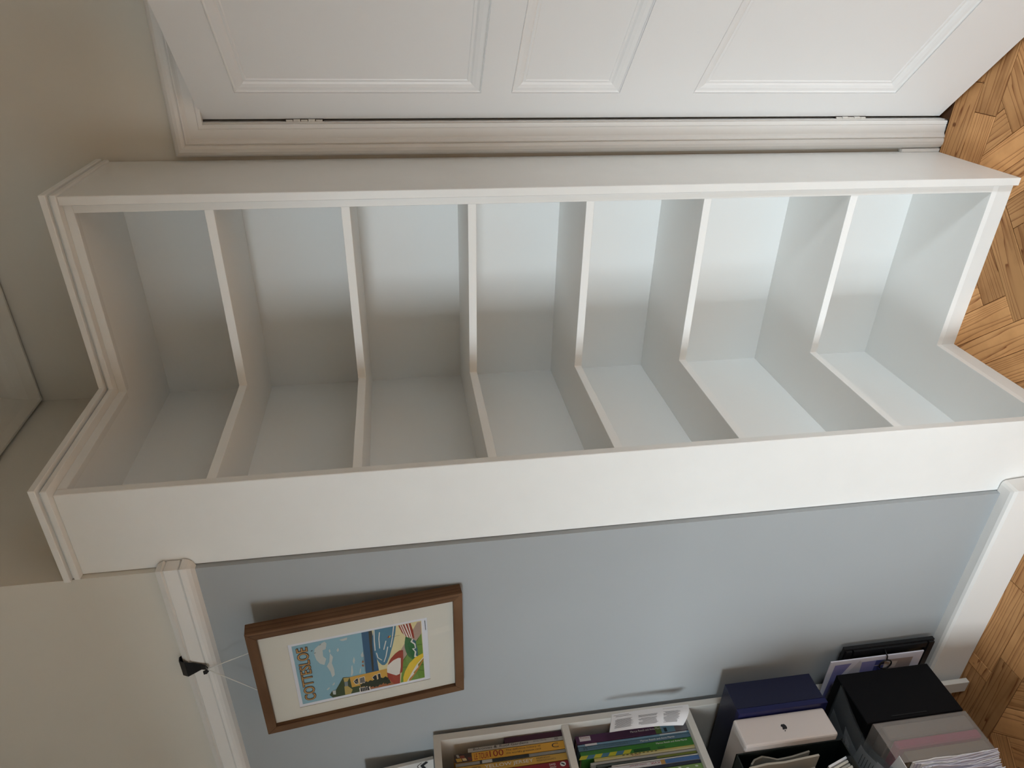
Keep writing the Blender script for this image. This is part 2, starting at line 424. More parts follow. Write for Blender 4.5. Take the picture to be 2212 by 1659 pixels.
('white',[(-0.0546,0.2382),(-0.0721,0.238),(-0.0721,0.2386),(-0.0546,0.2388)]),
('white',[(-0.055,0.2357),(-0.0725,0.2355),(-0.0725,0.2361),(-0.055,0.2363)]),
('white',[(-0.0596,0.255),(-0.068,0.2495),(-0.0684,0.2501),(-0.06,0.2556)]),
('white',[(-0.0899,0.2407),(-0.1034,0.2405),(-0.1034,0.2411),(-0.0899,0.2413)]),
('white',[(-0.09,0.2372),(-0.1036,0.2366),(-0.1036,0.2372),(-0.09,0.2378)]),
('white',[(-0.0901,0.2337),(-0.1037,0.2331),(-0.1037,0.2337),(-0.0901,0.2343)]),
('white',[(-0.0907,0.2301),(-0.1038,0.2295),(-0.1038,0.2301),(-0.0907,0.2307)]),
('tree',[(-0.0744,0.2444),(-0.0776,0.2415),(-0.0723,0.2378),(-0.0755,0.2349),(-0.0701,0.2313),(-0.074,0.2263),(-0.0693,0.2206),(-0.0732,0.2156),(-0.0686,0.2099),(-0.0725,0.2038),(-0.0679,0.197),(-0.0719,0.1908),(-0.0673,0.1841),(-0.0728,0.1832),(-0.0697,0.1817),(-0.0753,0.1808),(-0.0722,0.1794),(-0.0814,0.1782),(-0.082,0.1764),(-0.0913,0.1752),(-0.094,0.1736),(-0.0951,0.1802),(-0.0977,0.1833),(-0.0916,0.1857),(-0.0942,0.1888),(-0.0881,0.1913),(-0.0942,0.196),(-0.0917,0.2002),(-0.0979,0.2049),(-0.0953,0.209),(-0.0982,0.2129),(-0.0924,0.216),(-0.0953,0.2198),(-0.0895,0.2229),(-0.0926,0.2267),(-0.0871,0.2298),(-0.0902,0.2337),(-0.0847,0.2368),(-0.089,0.2389),(-0.0846,0.2403),(-0.0889,0.2424),(-0.0867,0.244)]),
('rust',[(-0.0148,0.2358),(-0.0093,0.2332),(-0.0144,0.2306),(-0.0192,0.232)]),
('rust',[(-0.0025,0.2347),(0.003,0.2322),(-0.0009,0.2298),(-0.0056,0.2315)]),
('grey',[(0.0227,0.2289),(0.0222,0.2273),(-0.0374,0.2286),(-0.037,0.23)]),
('ink',[(0.0916,0.0853),(0.061,0.084),(0.061,0.0852),(0.0916,0.0865)]),
]

# ================================================================== THE ROOM
XL, XR, YW, YB, YA, ZC = -1.30, W2_X, WIN_Y, 0.305, -0.4003, 2.66
CX, CXB = -0.2055, -0.1823            # chimney-breast corner and alcove corner (not quite square)
RAIL_Z = 2.03

floor = box('floor', XL - 0.1, XR + 0.1, YW - 0.1, 1.5, -0.08, -0.0125, mat('dark_subfloor', (0.05, 0.03, 0.018), rough=0.9))
tag(floor, 'old pine parquet floor in herringbone with straight border boards', kind='structure')

def clip(poly, rect):
    x0, x1, y0, y1 = rect
    for ax, lim, sgn in ((0, x0, 1), (0, x1, -1), (1, y0, 1), (1, y1, -1)):
        out = []
        for i in range(len(poly)):
            a, b_ = poly[i], poly[(i + 1) % len(poly)]
            da, db = sgn * (a[ax] - lim), sgn * (b_[ax] - lim)
            if da >= 0: out.append(a)
            if (da >= 0) != (db >= 0):
                t = da / (da - db)
                out.append((a[0] + t * (b_[0] - a[0]), a[1] + t * (b_[1] - a[1])))
        poly = out
        if len(poly) < 3: return []
    return poly

def inset(poly, d):
    n = len(poly); out = []
    area = sum(poly[i][0] * poly[(i + 1) % n][1] - poly[(i + 1) % n][0] * poly[i][1] for i in range(n))
    s = 1 if area > 0 else -1
    for i in range(n):
        p0, p1, p2 = Vector(poly[i - 1]), Vector(poly[i]), Vector(poly[(i + 1) % n])
        d1, d2 = (p1 - p0), (p2 - p1)
        if d1.length < 1e-6 or d2.length < 1e-6:
            out.append(tuple(p1)); continue
        d1.normalize(); d2.normalize()
        n1, n2 = Vector((-d1.y, d1.x)) * s, Vector((-d2.y, d2.x)) * s
        q = p1 + (n1 + n2) / max(0.3, 1 + n1.dot(n2)) * d
        out.append((q.x, q.y))
    return out

def plank_geom(poly):
    r0 = inset(poly, 0.0007); r1 = inset(poly, 0.0016); n = len(poly)
    V = [(x, y, -0.0125) for x, y in r0] + [(x, y, -0.0010) for x, y in r0] + [(x, y, 0.0) for x, y in r1]
    F = [tuple(range(2 * n, 3 * n))]
    for k in (0, n):
        F += [(k + i, k + (i + 1) % n, k + n + (i + 1) % n, k + n + i) for i in range(n)]
    return V, F

PW = 0.0745
S2 = math.sqrt(0.5)
A0, B0 = 0.0645, -0.1285
planks = []                            # (polygon in room x,y ; centre ; angle)
rects = [(-0.19, XR, YW, 0.1305), (XL, -0.19, YW, -0.585)]
def ab2xy(a, b): return ((a - b) * S2, (a + b) * S2)
for i in range(-40, 40):
    for k in range(-4, 5):
        for typ in (0, 1):
            if typ == 0:
                a0, a1 = A0 - i * PW, A0 - i * PW + 4 * PW
                b0, b1 = B0 - (i + 1) * PW + 8 * PW * k, B0 - i * PW + 8 * PW * k
            else:
                a0, a1 = A0 - (i + 1) * PW, A0 - i * PW
                b0, b1 = B0 - (i + 1) * PW + 8 * PW * k, B0 - (i + 1) * PW + 4 * PW + 8 * PW * k
            q = [ab2xy(a0, b0), ab2xy(a1, b0), ab2xy(a1, b1), ab2xy(a0, b1)]
            cen = ab2xy((a0 + a1) / 2, (b0 + b1) / 2)
            for rc in rects:
                c = clip(q, rc)
                if len(c) >= 3:
                    ar = abs(sum(c[j][0] * c[(j + 1) % len(c)][1] - c[(j + 1) % len(c)][0] * c[j][1] for j in range(len(c)))) / 2
                    if ar > 2e-4:
                        planks.append((c, cen, math.pi / 4 if typ == 0 else 3 * math.pi / 4, ar > 0.999 * 4 * PW * PW))
def border(xs, y0, y1):
    for a, b_ in zip(xs[:-1], xs[1:]):
        planks.append(([(a, y0), (b_, y0), (b_, y1), (a, y1)], ((a + b_) / 2, (y0 + y1) / 2), 0.0, False))
border([-0.19, 0.05, 0.31, 0.5875, 0.93, 1.28, XR], 0.1305, 0.205)
border([-0.19, 0.12, 0.40, 0.6587, 1.02, 1.40, XR], 0.205, 0.287)
border([XL, -1.10, -0.793, -0.7525, -0.4735, -0.19], -0.5105, -0.436)
border([XL, -0.98, -0.6895, -0.42, -0.19], -0.585, -0.5105)
planks.sort(key=lambda t: (t[1][0] - 0.0) ** 2 + (t[1][1] + 0.15) ** 2)
rng = random.Random(4)
full_me = {}
SV, SF = [], []
for idx, (poly, cen, ang, full) in enumerate(planks):
    ca, sa = math.cos(-ang), math.sin(-ang)
    loc = [((x - cen[0]) * ca - (y - cen[1]) * sa, (x - cen[0]) * sa + (y - cen[1]) * ca) for x, y in poly]
    dz = rng.uniform(-0.0006, 0.0004)
    if idx < 290:
        if full and 'f' in full_me:
            me = full_me['f']
        else:
            V, F = plank_geom(loc)
            me = bpy.data.meshes.new('plank'); me.from_pydata(V, [], F); me.materials.append(PARQ)
            bm = bmesh.new(); bm.from_mesh(me); bmesh.ops.recalc_face_normals(bm, faces=bm.faces)
            if sum(f.normal.z for f in bm.faces if len(f.verts) == len(loc) and abs(f.normal.z) > 0.9) < 0:
                bmesh.ops.reverse_faces(bm, faces=bm.faces)
            bm.to_mesh(me); bm.free()
            if full: full_me['f'] = me
        o = bpy.data.objects.new('plank', me)
        o.location = (cen[0], cen[1], dz); o.rotation_euler = (0, 0, ang)
        link(o, floor)
    else:
        V, F = plank_geom(poly)
        n = len(SV); SV += V; SF += [tuple(i + n for i in f) for f in F]
if SV:
    tag(mesh_obj('plank_field', SV, SF, PARQ, floor, rel=False), kind='stuff')

# walls --------------------------------------------------------------
def struct(o, label=None): return tag(o, label, kind='structure')

OP0, OP1, OPZ = 0.522, 1.355, 2.018     # structural opening for the door
wb = boxes('wall_back', [(CXB - 0.1, OP0, YB, YB + 0.12, -0.08, ZC + 0.1), (OP1, XR + 0.1, YB, YB + 0.12, -0.08, ZC + 0.1),
                         (OP0, OP1, YB, YB + 0.12, OPZ, ZC + 0.1)], CREAM)
struct(wb, 'cream wall above the door and behind the bookcase')
# chimney breast: alcove return and the front with the picture rail
struct(prism('wall_alcove', [(CXB, YB + 0.02), (CX, YA + 0.0012), (CX - 0.1, YA + 0.0012), (CX - 0.1, YB + 0.02)], 'z', RAIL_Z, ZC + 0.1, CREAM), 'cream alcove side wall above the bookcase')
struct(prism('wall_alcove_lower', [(CXB, YB + 0.02), (CX, YA + 0.0012), (CX - 0.1, YA + 0.0012), (CX - 0.1, YB + 0.02)], 'z', -0.08, RAIL_Z, BLUE), 'pale blue alcove side wall beside the bookcase')
struct(box('wall_left', XL - 0.1, CX, YA, YA + 0.12, -0.08, RAIL_Z, BLUE), 'pale blue wall below the picture rail')
struct(box('wall_left_upper', XL - 0.1, CX, YA, YA + 0.12, RAIL_Z, ZC + 0.1, CREAM), 'cream wall above the picture rail')
struct(box('wall_far_left', XL - 0.1, XL, YW - 0.1, YA, -0.08, ZC + 0.1, BLUE), 'pale blue side wall behind the shelf unit')
struct(boxes('wall_right', [(XR, XR + 0.1, YW - 0.1, W2_Y0, -0.08, ZC + 0.1), (XR, XR + 0.1, W2_Y1, YB, -0.08, ZC + 0.1),
                            (XR, XR + 0.1, W2_Y0, W2_Y1, -0.08, W2_Z0), (XR, XR + 0.1, W2_Y0, W2_Y1, W2_Z1, ZC + 0.1)], CREAM), 'cream side wall right of the door')
ww = boxes('wall_window', [(XL, WIN_X0, YW - 0.1, YW, -0.08, ZC + 0.1), (WIN_X1, XR, YW - 0.1, YW, -0.08, ZC + 0.1),
                           (WIN_X0, WIN_X1, YW - 0.1, YW, -0.08, WIN_Z0), (WIN_X0, WIN_X1, YW - 0.1, YW, WIN_Z1, ZC + 0.1)], CREAM)
struct(ww, 'cream wall with the window opposite the bookcase')
struct(box('added_shade_block', XL, -0.62, YW, -1.25, -0.0125, 0.90, CREAM), 'cream block added out of view to shade the shelf unit')  # unseen low block, put in to keep window light off the left side
struct(box('ceiling', XL - 0.1, XR + 0.1, YW - 0.1, YB + 0.12, ZC, ZC + 0.1, CREAM), 'cream ceiling')
# window behind the photographer
wf = boxes('window_1', [(WIN_X0, WIN_X0 + 0.035, YW - 0.1, YW - 0.06, WIN_Z0, WIN_Z1), (WIN_X1 - 0.035, WIN_X1, YW - 0.1, YW - 0.06, WIN_Z0, WIN_Z1),
                        (WIN_X0, WIN_X1, YW - 0.1, YW - 0.06, WIN_Z0, WIN_Z0 + 0.035), (WIN_X0, WIN_X1, YW - 0.1, YW - 0.06, WIN_Z1 - 0.035, WIN_Z1)], TRIM)
struct(wf, 'narrow white window frame')
gl = bpy.data.materials.new('window_glass'); gl.use_nodes = True
_n, _l = gl.node_tree.nodes, gl.node_tree.links
_t = _n.new('ShaderNodeBsdfTransparent'); _g = _n.new('ShaderNodeBsdfGlossy'); _g.inputs['Roughness'].default_value = 0.02
_x = _n.new('ShaderNodeMixShader'); _x.inputs[0].default_value = 0.06
_l.new(_t.outputs[0], _x.inputs[1]); _l.new(_g.outputs[0], _x.inputs[2]); _l.new(_x.outputs[0], _n['Material Output'].inputs['Surface'])
box('window_sill', WIN_X0 - 0.04, WIN_X1 + 0.04, YW - 0.06, YW + 0.06, WIN_Z0 - 0.03, WIN_Z0, TRIM, wf, bevel=0.004)
wf2 = boxes('window_2', [(XR + 0.06, XR + 0.1, W2_Y0, W2_Y0 + 0.035, W2_Z0, W2_Z1), (XR + 0.06, XR + 0.1, W2_Y1 - 0.035, W2_Y1, W2_Z0, W2_Z1),
                         (XR + 0.06, XR + 0.1, W2_Y0, W2_Y1, W2_Z0, W2_Z0 + 0.035), (XR + 0.06, XR + 0.1, W2_Y0, W2_Y1, W2_Z1 - 0.035, W2_Z1)], TRIM)
struct(wf2, 'white window frame in the side wall')
# unlit hall behind the door
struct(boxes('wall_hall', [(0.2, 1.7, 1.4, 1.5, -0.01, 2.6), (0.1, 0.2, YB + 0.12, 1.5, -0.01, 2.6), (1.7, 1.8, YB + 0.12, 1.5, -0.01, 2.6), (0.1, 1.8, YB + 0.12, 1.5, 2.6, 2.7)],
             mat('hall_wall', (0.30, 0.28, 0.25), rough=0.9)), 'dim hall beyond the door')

# coving, picture rail, skirting ---------------------------------------
ROOM = [(XR, YB), (CXB, YB), (CX, YA), (XL, YA)]
zc = 2.541
prof = [(0.0, zc + 0.022), (0.0095, zc + 0.022), (0.0095, zc), (0.0145, zc + 0.001), (0.015, zc + 0.010)]
for k in range(1, 9):
    a = k / 8 * math.pi / 2
    prof.append((0.014 + 0.106 * (1 - math.cos(a)), zc + 0.010 + (ZC - 0.004 - zc - 0.010) * math.sin(a)))
prof += [(0.128, ZC - 0.004), (0.128, ZC + 0.01), (0.0, ZC + 0.01)]
struct(sweep('trim_1', prof, ROOM, CREAM), 'cream plaster coving under the ceiling')
RP = [(0, 2.066), (0.012, 2.0640), (0.0205, 2.0500), (0.0150, 2.0472), (0.0180, 2.0448), (0.0180, 2.0190), (0.0145, 2.0168), (0.0205, 2.0140), (0.0200, 2.0080), (0.0170, 2.0020), (0.011, 1.996), (0.0, 1.991)]
struct(sweep('trim_2', RP, [(CX + 0.0005, -0.3900), (CX, YA), (XL, YA)], TRIM), 'white moulded picture rail returning round the corner')
SP = [(0, 0), (0.0405, 0), (0.0335, 0.097), (0.029, 0.104), (0.022, 0.1065), (0, 0.107)]
struct(sweep('baseboard_left', SP, [(CX + 0.0005, -0.3900), (CX, YA), (XL, YA)], TRIM), 'white painted skirting board along the blue wall')
struct(box('baseboard_back', 0.4683, 0.4768, 0.288, YB, 0, 0.118, TRIM), 'end of the skirting between bookcase and door frame')

# door frame ----------------------------------------------------------
AX0, AX1, AZ = 0.5515, 1.3255, 1.9795
ap = [(0, 0), (0, 0.012), (0.009, 0.0135), (0.0105, 0.0115), (0.012, 0.0125), (0.032, 0.0135), (0.036, 0.016), (0.041, 0.0215), (0.0435, 0.0215), (0.045, 0.0185),
      (0.0475, 0.0215), (0.054, 0.0235), (0.062, 0.0225), (0.069, 0.018), (0.0735, 0.011), (0.0745, 0.0085), (0.0745, 0)]
path = [(AX0, -0.001), (AX0, AZ), (AX1, AZ), (AX1, -0.001)]
arch = sweep('trim_3', ap, path, TRIM)
for v in arch.data.vertices:                   # profile (offset, depth) was swept in the x-z plane
    x, z, d = v.co.x, v.co.y, v.co.z
    v.co = (x, YB - d, z)
bm = bmesh.new(); bm.from_mesh(arch.data); bmesh.ops.recalc_face_normals(bm, faces=bm.faces); bm.to_mesh(arch.data); bm.free()
struct(arch, 'white moulded architrave round the door')
JX0, JX1, JZ = 0.5545, 1.3225, 1.9865
lin = boxes('trim_4', [(OP0, JX0, YB - 0.002, YB + 0.125, -0.012, OPZ), (JX1, OP1, YB - 0.002, YB + 0.125, -0.012, OPZ), (JX0, JX1, YB - 0.002, YB + 0.125, JZ, OPZ),
                       (JX0, JX0 + 0.012, YB + 0.062, YB + 0.1, -0.012, JZ), (JX1 - 0.012, JX1, YB + 0.062, YB + 0.1, -0.012, JZ), (JX0, JX1, YB + 0.062, YB + 0.1, JZ - 0.014, JZ)], TRIM)
struct(lin, 'white door lining with stop bead')
struct(box('trim_5', JX0, JX1, 0.2875, YB + 0.13, -0.0124, 0.0015, wood('dark_threshold_wood', (0.10, 0.045, 0.02), (0.04, 0.018, 0.008), knots=False)), 'dark wooden door threshold')

# door ----------------------------------------------------------------
DA = 0.7575
door = empty('door_1', (0.5600, 0.318, 0.0), -DA)
tag(door, 'white painted three panel door standing ajar', kind='structure')
DW, DT = 0.762, 0.040
def dbox(name, u0, u1, z0, z1, y0=0.0, y1=DT, mt=DOORW, parent=door, bev=0.0012):
    return box(name, u0, u1, y0, y1, z0, z1, mt, parent, bevel=bev, rel=False)
dbox('stile', 0, 0.092, 0.009, 1.983, bev=0.0)
dbox('stile', 0.67, DW, 0.009, 1.983, bev=0.0)
RZ = [(0.009, 0.210), (0.776, 0.968), (1.242, 1.316), (1.887, 1.983)]
for z0, z1 in RZ: dbox('rail', 0.092, 0.67, z0, z1, bev=0.0)
for z0, z1 in ((0.210, 0.776), (0.968, 1.242), (1.316, 1.887)):
    pn = dbox('panel', 0.090, 0.672, z0 - 0.002, z1 + 0.002, 0.0115, 0.030, bev=0)
    mp = [(0.0, 0.0145), (0.0, 0.0030), (0.0012, 0.0030), (0.0026, 0.0008), (0.004, 0.0028), (0.006, 0.0038), (0.014, 0.0046), (0.022, 0.0072), (0.0265, 0.0108), (0.029, 0.0098), (0.0325, 0.0098), (0.035, 0.0118), (0.035, 0.0145)]
    V, F = [], []
    n = len(mp)
    for (cu, cz, su, sz) in ((0.092, z0, 1, 1), (0.67, z0, -1, 1), (0.67, z1, -1, -1), (0.092, z1, 1, -1)):
        for o_, y in mp: V.append((cu + su * o_, y, cz + sz * o_))
    for c in range(4):
        for j in range(n):
            a, b_ = c * n + j, c * n + (j + 1) % n
            a2, b2 = ((c + 1) % 4) * n + j, ((c + 1) % 4) * n + (j + 1) % n
            F.append((a, b_, b2, a2))
    mesh_obj('panel_moulding', V, F, DOORW, door, rel=False)
HINGE = mat('painted_hinge', (0.74, 0.71, 0.66), rough=0.5, vary=0.10, vscale=200)
RUST = mat('rusty_hinge_gap', (0.035, 0.022, 0.016), rough=0.8)
for hz0, hz1 in ((1.700, 1.789), (0.238, 0.327)):
    hg = dbox('hinge', -0.0066, 0.0006, hz0 - 0.0012, hz1 + 0.0012, -0.0052, 0.026, mt=RUST, bev=0)
    for k in range(5):
        a = hz0 + (hz1 - hz0) * k / 5 + 0.0010; b_ = hz0 + (hz1 - hz0) * (k + 1) / 5 - 0.0010
        u = -0.0030 + (0.0007 if k % 2 else -0.0007)
        tube('knuckle', [(u, -0.0066, a), (u, -0.0066, a + 0.0012), (u, -0.0066, b_ - 0.0012), (u, -0.0066, b_)], 0.0060, HINGE, hg, seg=12, rel=False)

# ================================================================== CORNER BOOKCASE
bc = empty('corner_bookcase', (0.0, 0.0, 0.0))
tag(bc, 'tall empty white L-shaped corner bookcase with stepped cornice', 'bookcase')
L1, L2, PT = 0.3887, 0.4676, 0.019
IX, IY = -0.1603, 0.2715
box('side_panel', -0.204, 0.0, -L1, -L1 + PT, 0, 2.2105, WHITE, bc, bevel=0.0012)
box('side_panel', L2 - PT, L2, -0.0157, 0.2995, 0, 2.2105, WHITE, bc, bevel=0.0012)
box('back_panel', IX - 0.006, L2 - PT, IY, IY + 0.006, 0.0, 2.2, WHITE_IN, bc)
box('back_panel', IX - 0.006, IX, -L1 + PT, IY, 0.0, 2.2, WHITE_IN, bc)
g = 0.0015
LP = [(IX, -L1 + PT), (-g, -L1 + PT), (-g, g), (L2 - PT, g), (L2 - PT, IY), (IX, IY)]
for zt in (1.9376, 1.6539, 1.3755, 1.1017, 0.8162, 0.4390):
    prism('shelf', LP, 'z', zt - 0.019, zt, WHITE_IN, bc, bevel=0.0008)
LPB = [(IX, -L1 + PT), (0.0, -L1 + PT), (0.0, 0.0), (L2 - PT, 0.0), (L2 - PT, IY), (IX, IY)]
prism('bottom_board', LPB, 'z', 0.0392, 0.0548, WHITE_IN, bc, bevel=0.0004)
prism('top_board', LP, 'z', 2.196, 2.2105, WHITE_IN, bc)
box('plinth', 0.0, L2 - PT, 0.0002, 0.018, 0, 0.0391, WHITE, bc)
box('plinth', -0.018, -0.0002, -L1 + PT, 0.018, 0, 0.0391, WHITE, bc)
box('frieze_rail', 0.0, L2 - PT, -0.001, 0.017, 2.192, 2.2105, WHITE, bc, bevel=0.0008)
box('frieze_rail', -0.017, 0.001, -L1 + PT, 0.0, 2.192, 2.2105, WHITE, bc, bevel=0.0008)
box('stile', L2 - PT - 0.0195, L2 - PT, -0.001, 0.017, 0.0548, 2.192, WHITE, bc, bevel=0.0008)
for e_, o_, r_, z0, z1 in ((0.021, 0.014, 0.004, 2.2105, 2.2215), (0.0155, 0.009, 0.0, 2.2215, 2.2263), (0.028, 0.020, 0.006, 2.2263, 2.2390)):
    cp = [(-0.2045, -L1 - o_), (e_, -L1 - o_), (e_, -e_), (L2 + r_, -e_), (L2 + r_, 0.3035), (-0.1805, 0.3035), (-0.2045, -L1)]
    prism('cornice', cp, 'z', z0, z1, WHITE, bc, bevel=0.001)

# ================================================================== HUNG PICTURE
pic = empty('framed_poster', (-0.4907, YA, 1.444))
PT_ = math.atan(0.054 / 0.459)
pic.rotation_euler = (PT_, 0, 0)           # leans forward from the wall on its cord
tag(pic, 'walnut framed beach poster hanging on white cord from the picture rail', 'picture')
FW, FH, FD, FB = 0.1665, 0.462, 0.031, 0.0207
# local: x right, z up, -y towards the room
def bar(name, pts, mt):
    return prism(name, pts, 'y', -FD, -0.001, mt, pic, rel=False, bevel=0.0008)
bar('frame_bar', [(-FW, 0), (FW, 0), (FW - FB, FB), (-FW + FB, FB)], WALNUT_H)
bar('frame_bar', [(-FW, FH), (-FW + FB, FH - FB), (FW - FB, FH - FB), (FW, FH)], WALNUT_H)
bar('frame_bar', [(-FW, 0), (-FW + FB, FB), (-FW + FB, FH - FB), (-FW, FH)], WALNUT)
bar('frame_bar', [(FW, 0), (FW, FH), (FW - FB, FH - FB), (FW - FB, FB)], WALNUT)
MATB = mat('cream_mount_board', (0.66, 0.635, 0.56), rough=0.9, spec=0.15)
ol, orr, ob, ot = -FW + FB - 0.003, FW - FB + 0.003, FB - 0.003, FH - FB + 0.003
pl, pr_, pb, pt = -0.1118, 0.1005, 0.0805, 0.3845
boxes('mount_board', [(ol, pl, -0.0205, -0.0185, ob, ot), (pr_, orr, -0.0205, -0.0185, ob, ot), (pl, pr_, -0.0205, -0.0185, ob, pb), (pl, pr_, -0.0205, -0.0185, pt, ot)], MATB, pic, rel=False)
box('backing_board', ol, orr, -0.012, -0.004, ob, ot, mat('grey_board', (0.3, 0.27, 0.22), rough=0.9), pic, rel=False)
pp = box('print', pl - 0.003, pr_ + 0.003, -0.0186, -0.0180, pb - 0.003, pt + 0.003, mat('print_paper', (0.70, 0.71, 0.76), rough=0.6), pic, rel=False)
INKC = {'sky': (0.24, 0.42, 0.50), 'cloud': (0.50, 0.53, 0.50), 'ink': (0.02, 0.02, 0.02), 'sand': (0.68, 0.60, 0.33), 'sea': (0.035, 0.10, 0.19), 'reef': (0.05, 0.045, 0.03),
        'bay': (0.075, 0.20, 0.29), 'white': (0.70, 0.66, 0.60), 'red': (0.32, 0.05, 0.03), 'yellow': (0.72, 0.50, 0.045), 'path': (0.40, 0.29, 0.23), 'lawn': (0.15, 0.27, 0.05),
        'green': (0.03, 0.14, 0.045), 'teal': (0.04, 0.13, 0.17), 'facade': (0.60, 0.34, 0.06), 'rust': (0.36, 0.13, 0.05), 'orange': (0.50, 0.19, 0.05), 'roof': (0.045, 0.065, 0.022),
        'tan': (0.45, 0.33, 0.10), 'grey': (0.20, 0.23, 0.25), 'tree': (0.022, 0.028, 0.012)}
inks = list(INKC)
IM = [mat('ink_' + k, INKC[k], rough=0.6, spec=0.2) for k in inks]
V, F, FM = [], [], []
for k, (c, poly) in enumerate(POSTER):
    n = len(V); y = -0.01865 - 0.000018 * k
    V += [(x, y, z) for x, z in poly]; F.append(tuple(range(n, n + len(poly)))); FM.append(inks.index(c))
mesh_obj('artwork', V, F, None, pp, rel=False, mats=IM, fmat=FM)
LET = mat('ochre_lettering', (0.52, 0.28, 0.07), rough=0.6); LETO = mat('dark_lettering_outline', (0.12, 0.05, 0.02), rough=0.6)
yl = -0.0201
lettering(pp, 'COTTESLOE', (-0.0925, yl, 0.3455), (1, 0, 0), (0, 0, 1), 0.1755, 0.0235, LETO, offset=0.035, rel=False)
lettering(pp, 'COTTESLOE', (-0.0925, yl - 0.0002, 0.3455), (1, 0, 0), (0, 0, 1), 0.1755, 0.0235, LET, offset=-0.012, rel=False)
box('glazing', ol, orr, -0.0235, -0.0220, ob, ot, gl, pic, rel=False)

hook = empty('picture_rail_hook', (-0.478, YA - 0.02, 2.03))
tag(hook, 'black metal hook clipped over the white picture rail', 'hook')
# bent strap: over the top of the rail, down its face, out into a lip
hp = [(-0.004, 2.0665), (-0.008, 2.0705), (-0.018, 2.0685), (-0.0245, 2.0560), (-0.0215, 2.040), (-0.0205, 2.026), (-0.0245, 2.0150), (-0.0310, 2.0085), (-0.0360, 2.0110), (-0.0380, 2.0170)]
hw = [0.026, 0.026, 0.026, 0.025, 0.018, 0.010, 0.0075, 0.007, 0.007, 0.006]
V, F = [], []
for (dy, z), w in zip(hp, hw):
    for s in (-1, 1): V.append((-0.478 + s * w * 0.9, YA + dy, z))
for (dy, z), w in zip(hp, hw):
    for s in (-1, 1): V.append((-0.478 + s * w * 0.9, YA + dy - 0.0016, z + 0.0008))
n = len(hp)
for i in range(n - 1):
    a = 2 * i
    F += [(a, a + 1, a + 3, a + 2), (a + 2 * n, a + 2 + 2 * n, a + 3 + 2 * n, a + 1 + 2 * n), (a, a + 2, a + 2 + 2 * n, a + 2 * n), (a + 1, a + 1 + 2 * n, a + 3 + 2 * n, a + 3)]
F += [(0, 2 * n, 2 * n + 1, 1), (2 * n - 2, 2 * n - 1, 4 * n - 1, 4 * n - 2)]
mesh_obj('strap', V, F, BLACKG, hook)
CORD = mat('white_cord', (0.75, 0.74, 0.70), rough=0.8)
pic_inv = (Matrix.Translation(pic.location) @ pic.rotation_euler.to_matrix().to_4x4()).inverted()
HK = Vector((-0.475, YA - 0.0325, 2.0115))
for ex in (-0.412, -0.556):
    tube('cord', [pic_inv @ HK, pic_inv @ Vector((ex, YA - 0.050, 1.895))], 0.0011, CORD, pic, seg=6, rel=False)

# ================================================================== SHELF UNIT
UX0, UX1, UY0, UY1, UZ0, UZ1, UT = -1.245, -0.85, -1.130, -0.411, 0.148, 1.523, 0.0187
unit = empty('shelf_unit', (-1.05, -0.77, 0.0))
tag(unit, 'white cube shelf unit on short legs full of books and box files', 'shelf unit')
box('side_panel', UX0, UX1, UY1 - UT, UY1, UZ0, UZ1 - 0.0002, UNITW, unit, bevel=0.0006)
box('side_panel', UX0, UX1, UY0, UY0 + UT, UZ0, UZ1 - 0.0002, UNITW, unit, bevel=0.0006)
prism('top_panel', [(UY0 + 0.0005, UZ1), (UY1 - 0.0005, UZ1), (UY1 - UT, UZ1 - UT), (UY0 + UT, UZ1 - UT)], 'x', UX0, UX1 + 0.0004, UNITW, unit)
box('bottom_panel', UX0, UX1, UY0 + UT, UY1 - UT, UZ0, UZ0 + UT, UNITW, unit)
SH = [1.1835, 0.8440, 0.5050]
for z in SH:
    box('shelf', UX0, UX1 - 0.001, UY0 + UT, UY1 - UT, z - UT, z, UNITW, unit, bevel=0.0006)
zz = [UZ0 + UT] + SH[::-1] + [UZ1]
for i in range(4):
    box('divider', UX0, UX1 - 0.001, -0.779, -0.763, zz[i], (zz[i + 1] if i == 3 else zz[i + 1]) - UT, UNITW, unit)
box('back_panel', UX0, UX0 + 0.004, UY0 + UT, UY1 - UT, UZ0 + UT, UZ1 - UT, UNITW, unit)
for lx in (-0.842, UX0 + 0.045):
    for ly in (-0.457, UY0 + 0.06):
        box('leg', lx - 0.041, lx, ly - 0.0145, ly, 0.0005, UZ0 + 0.0, UNITW, unit, bevel=0.001)

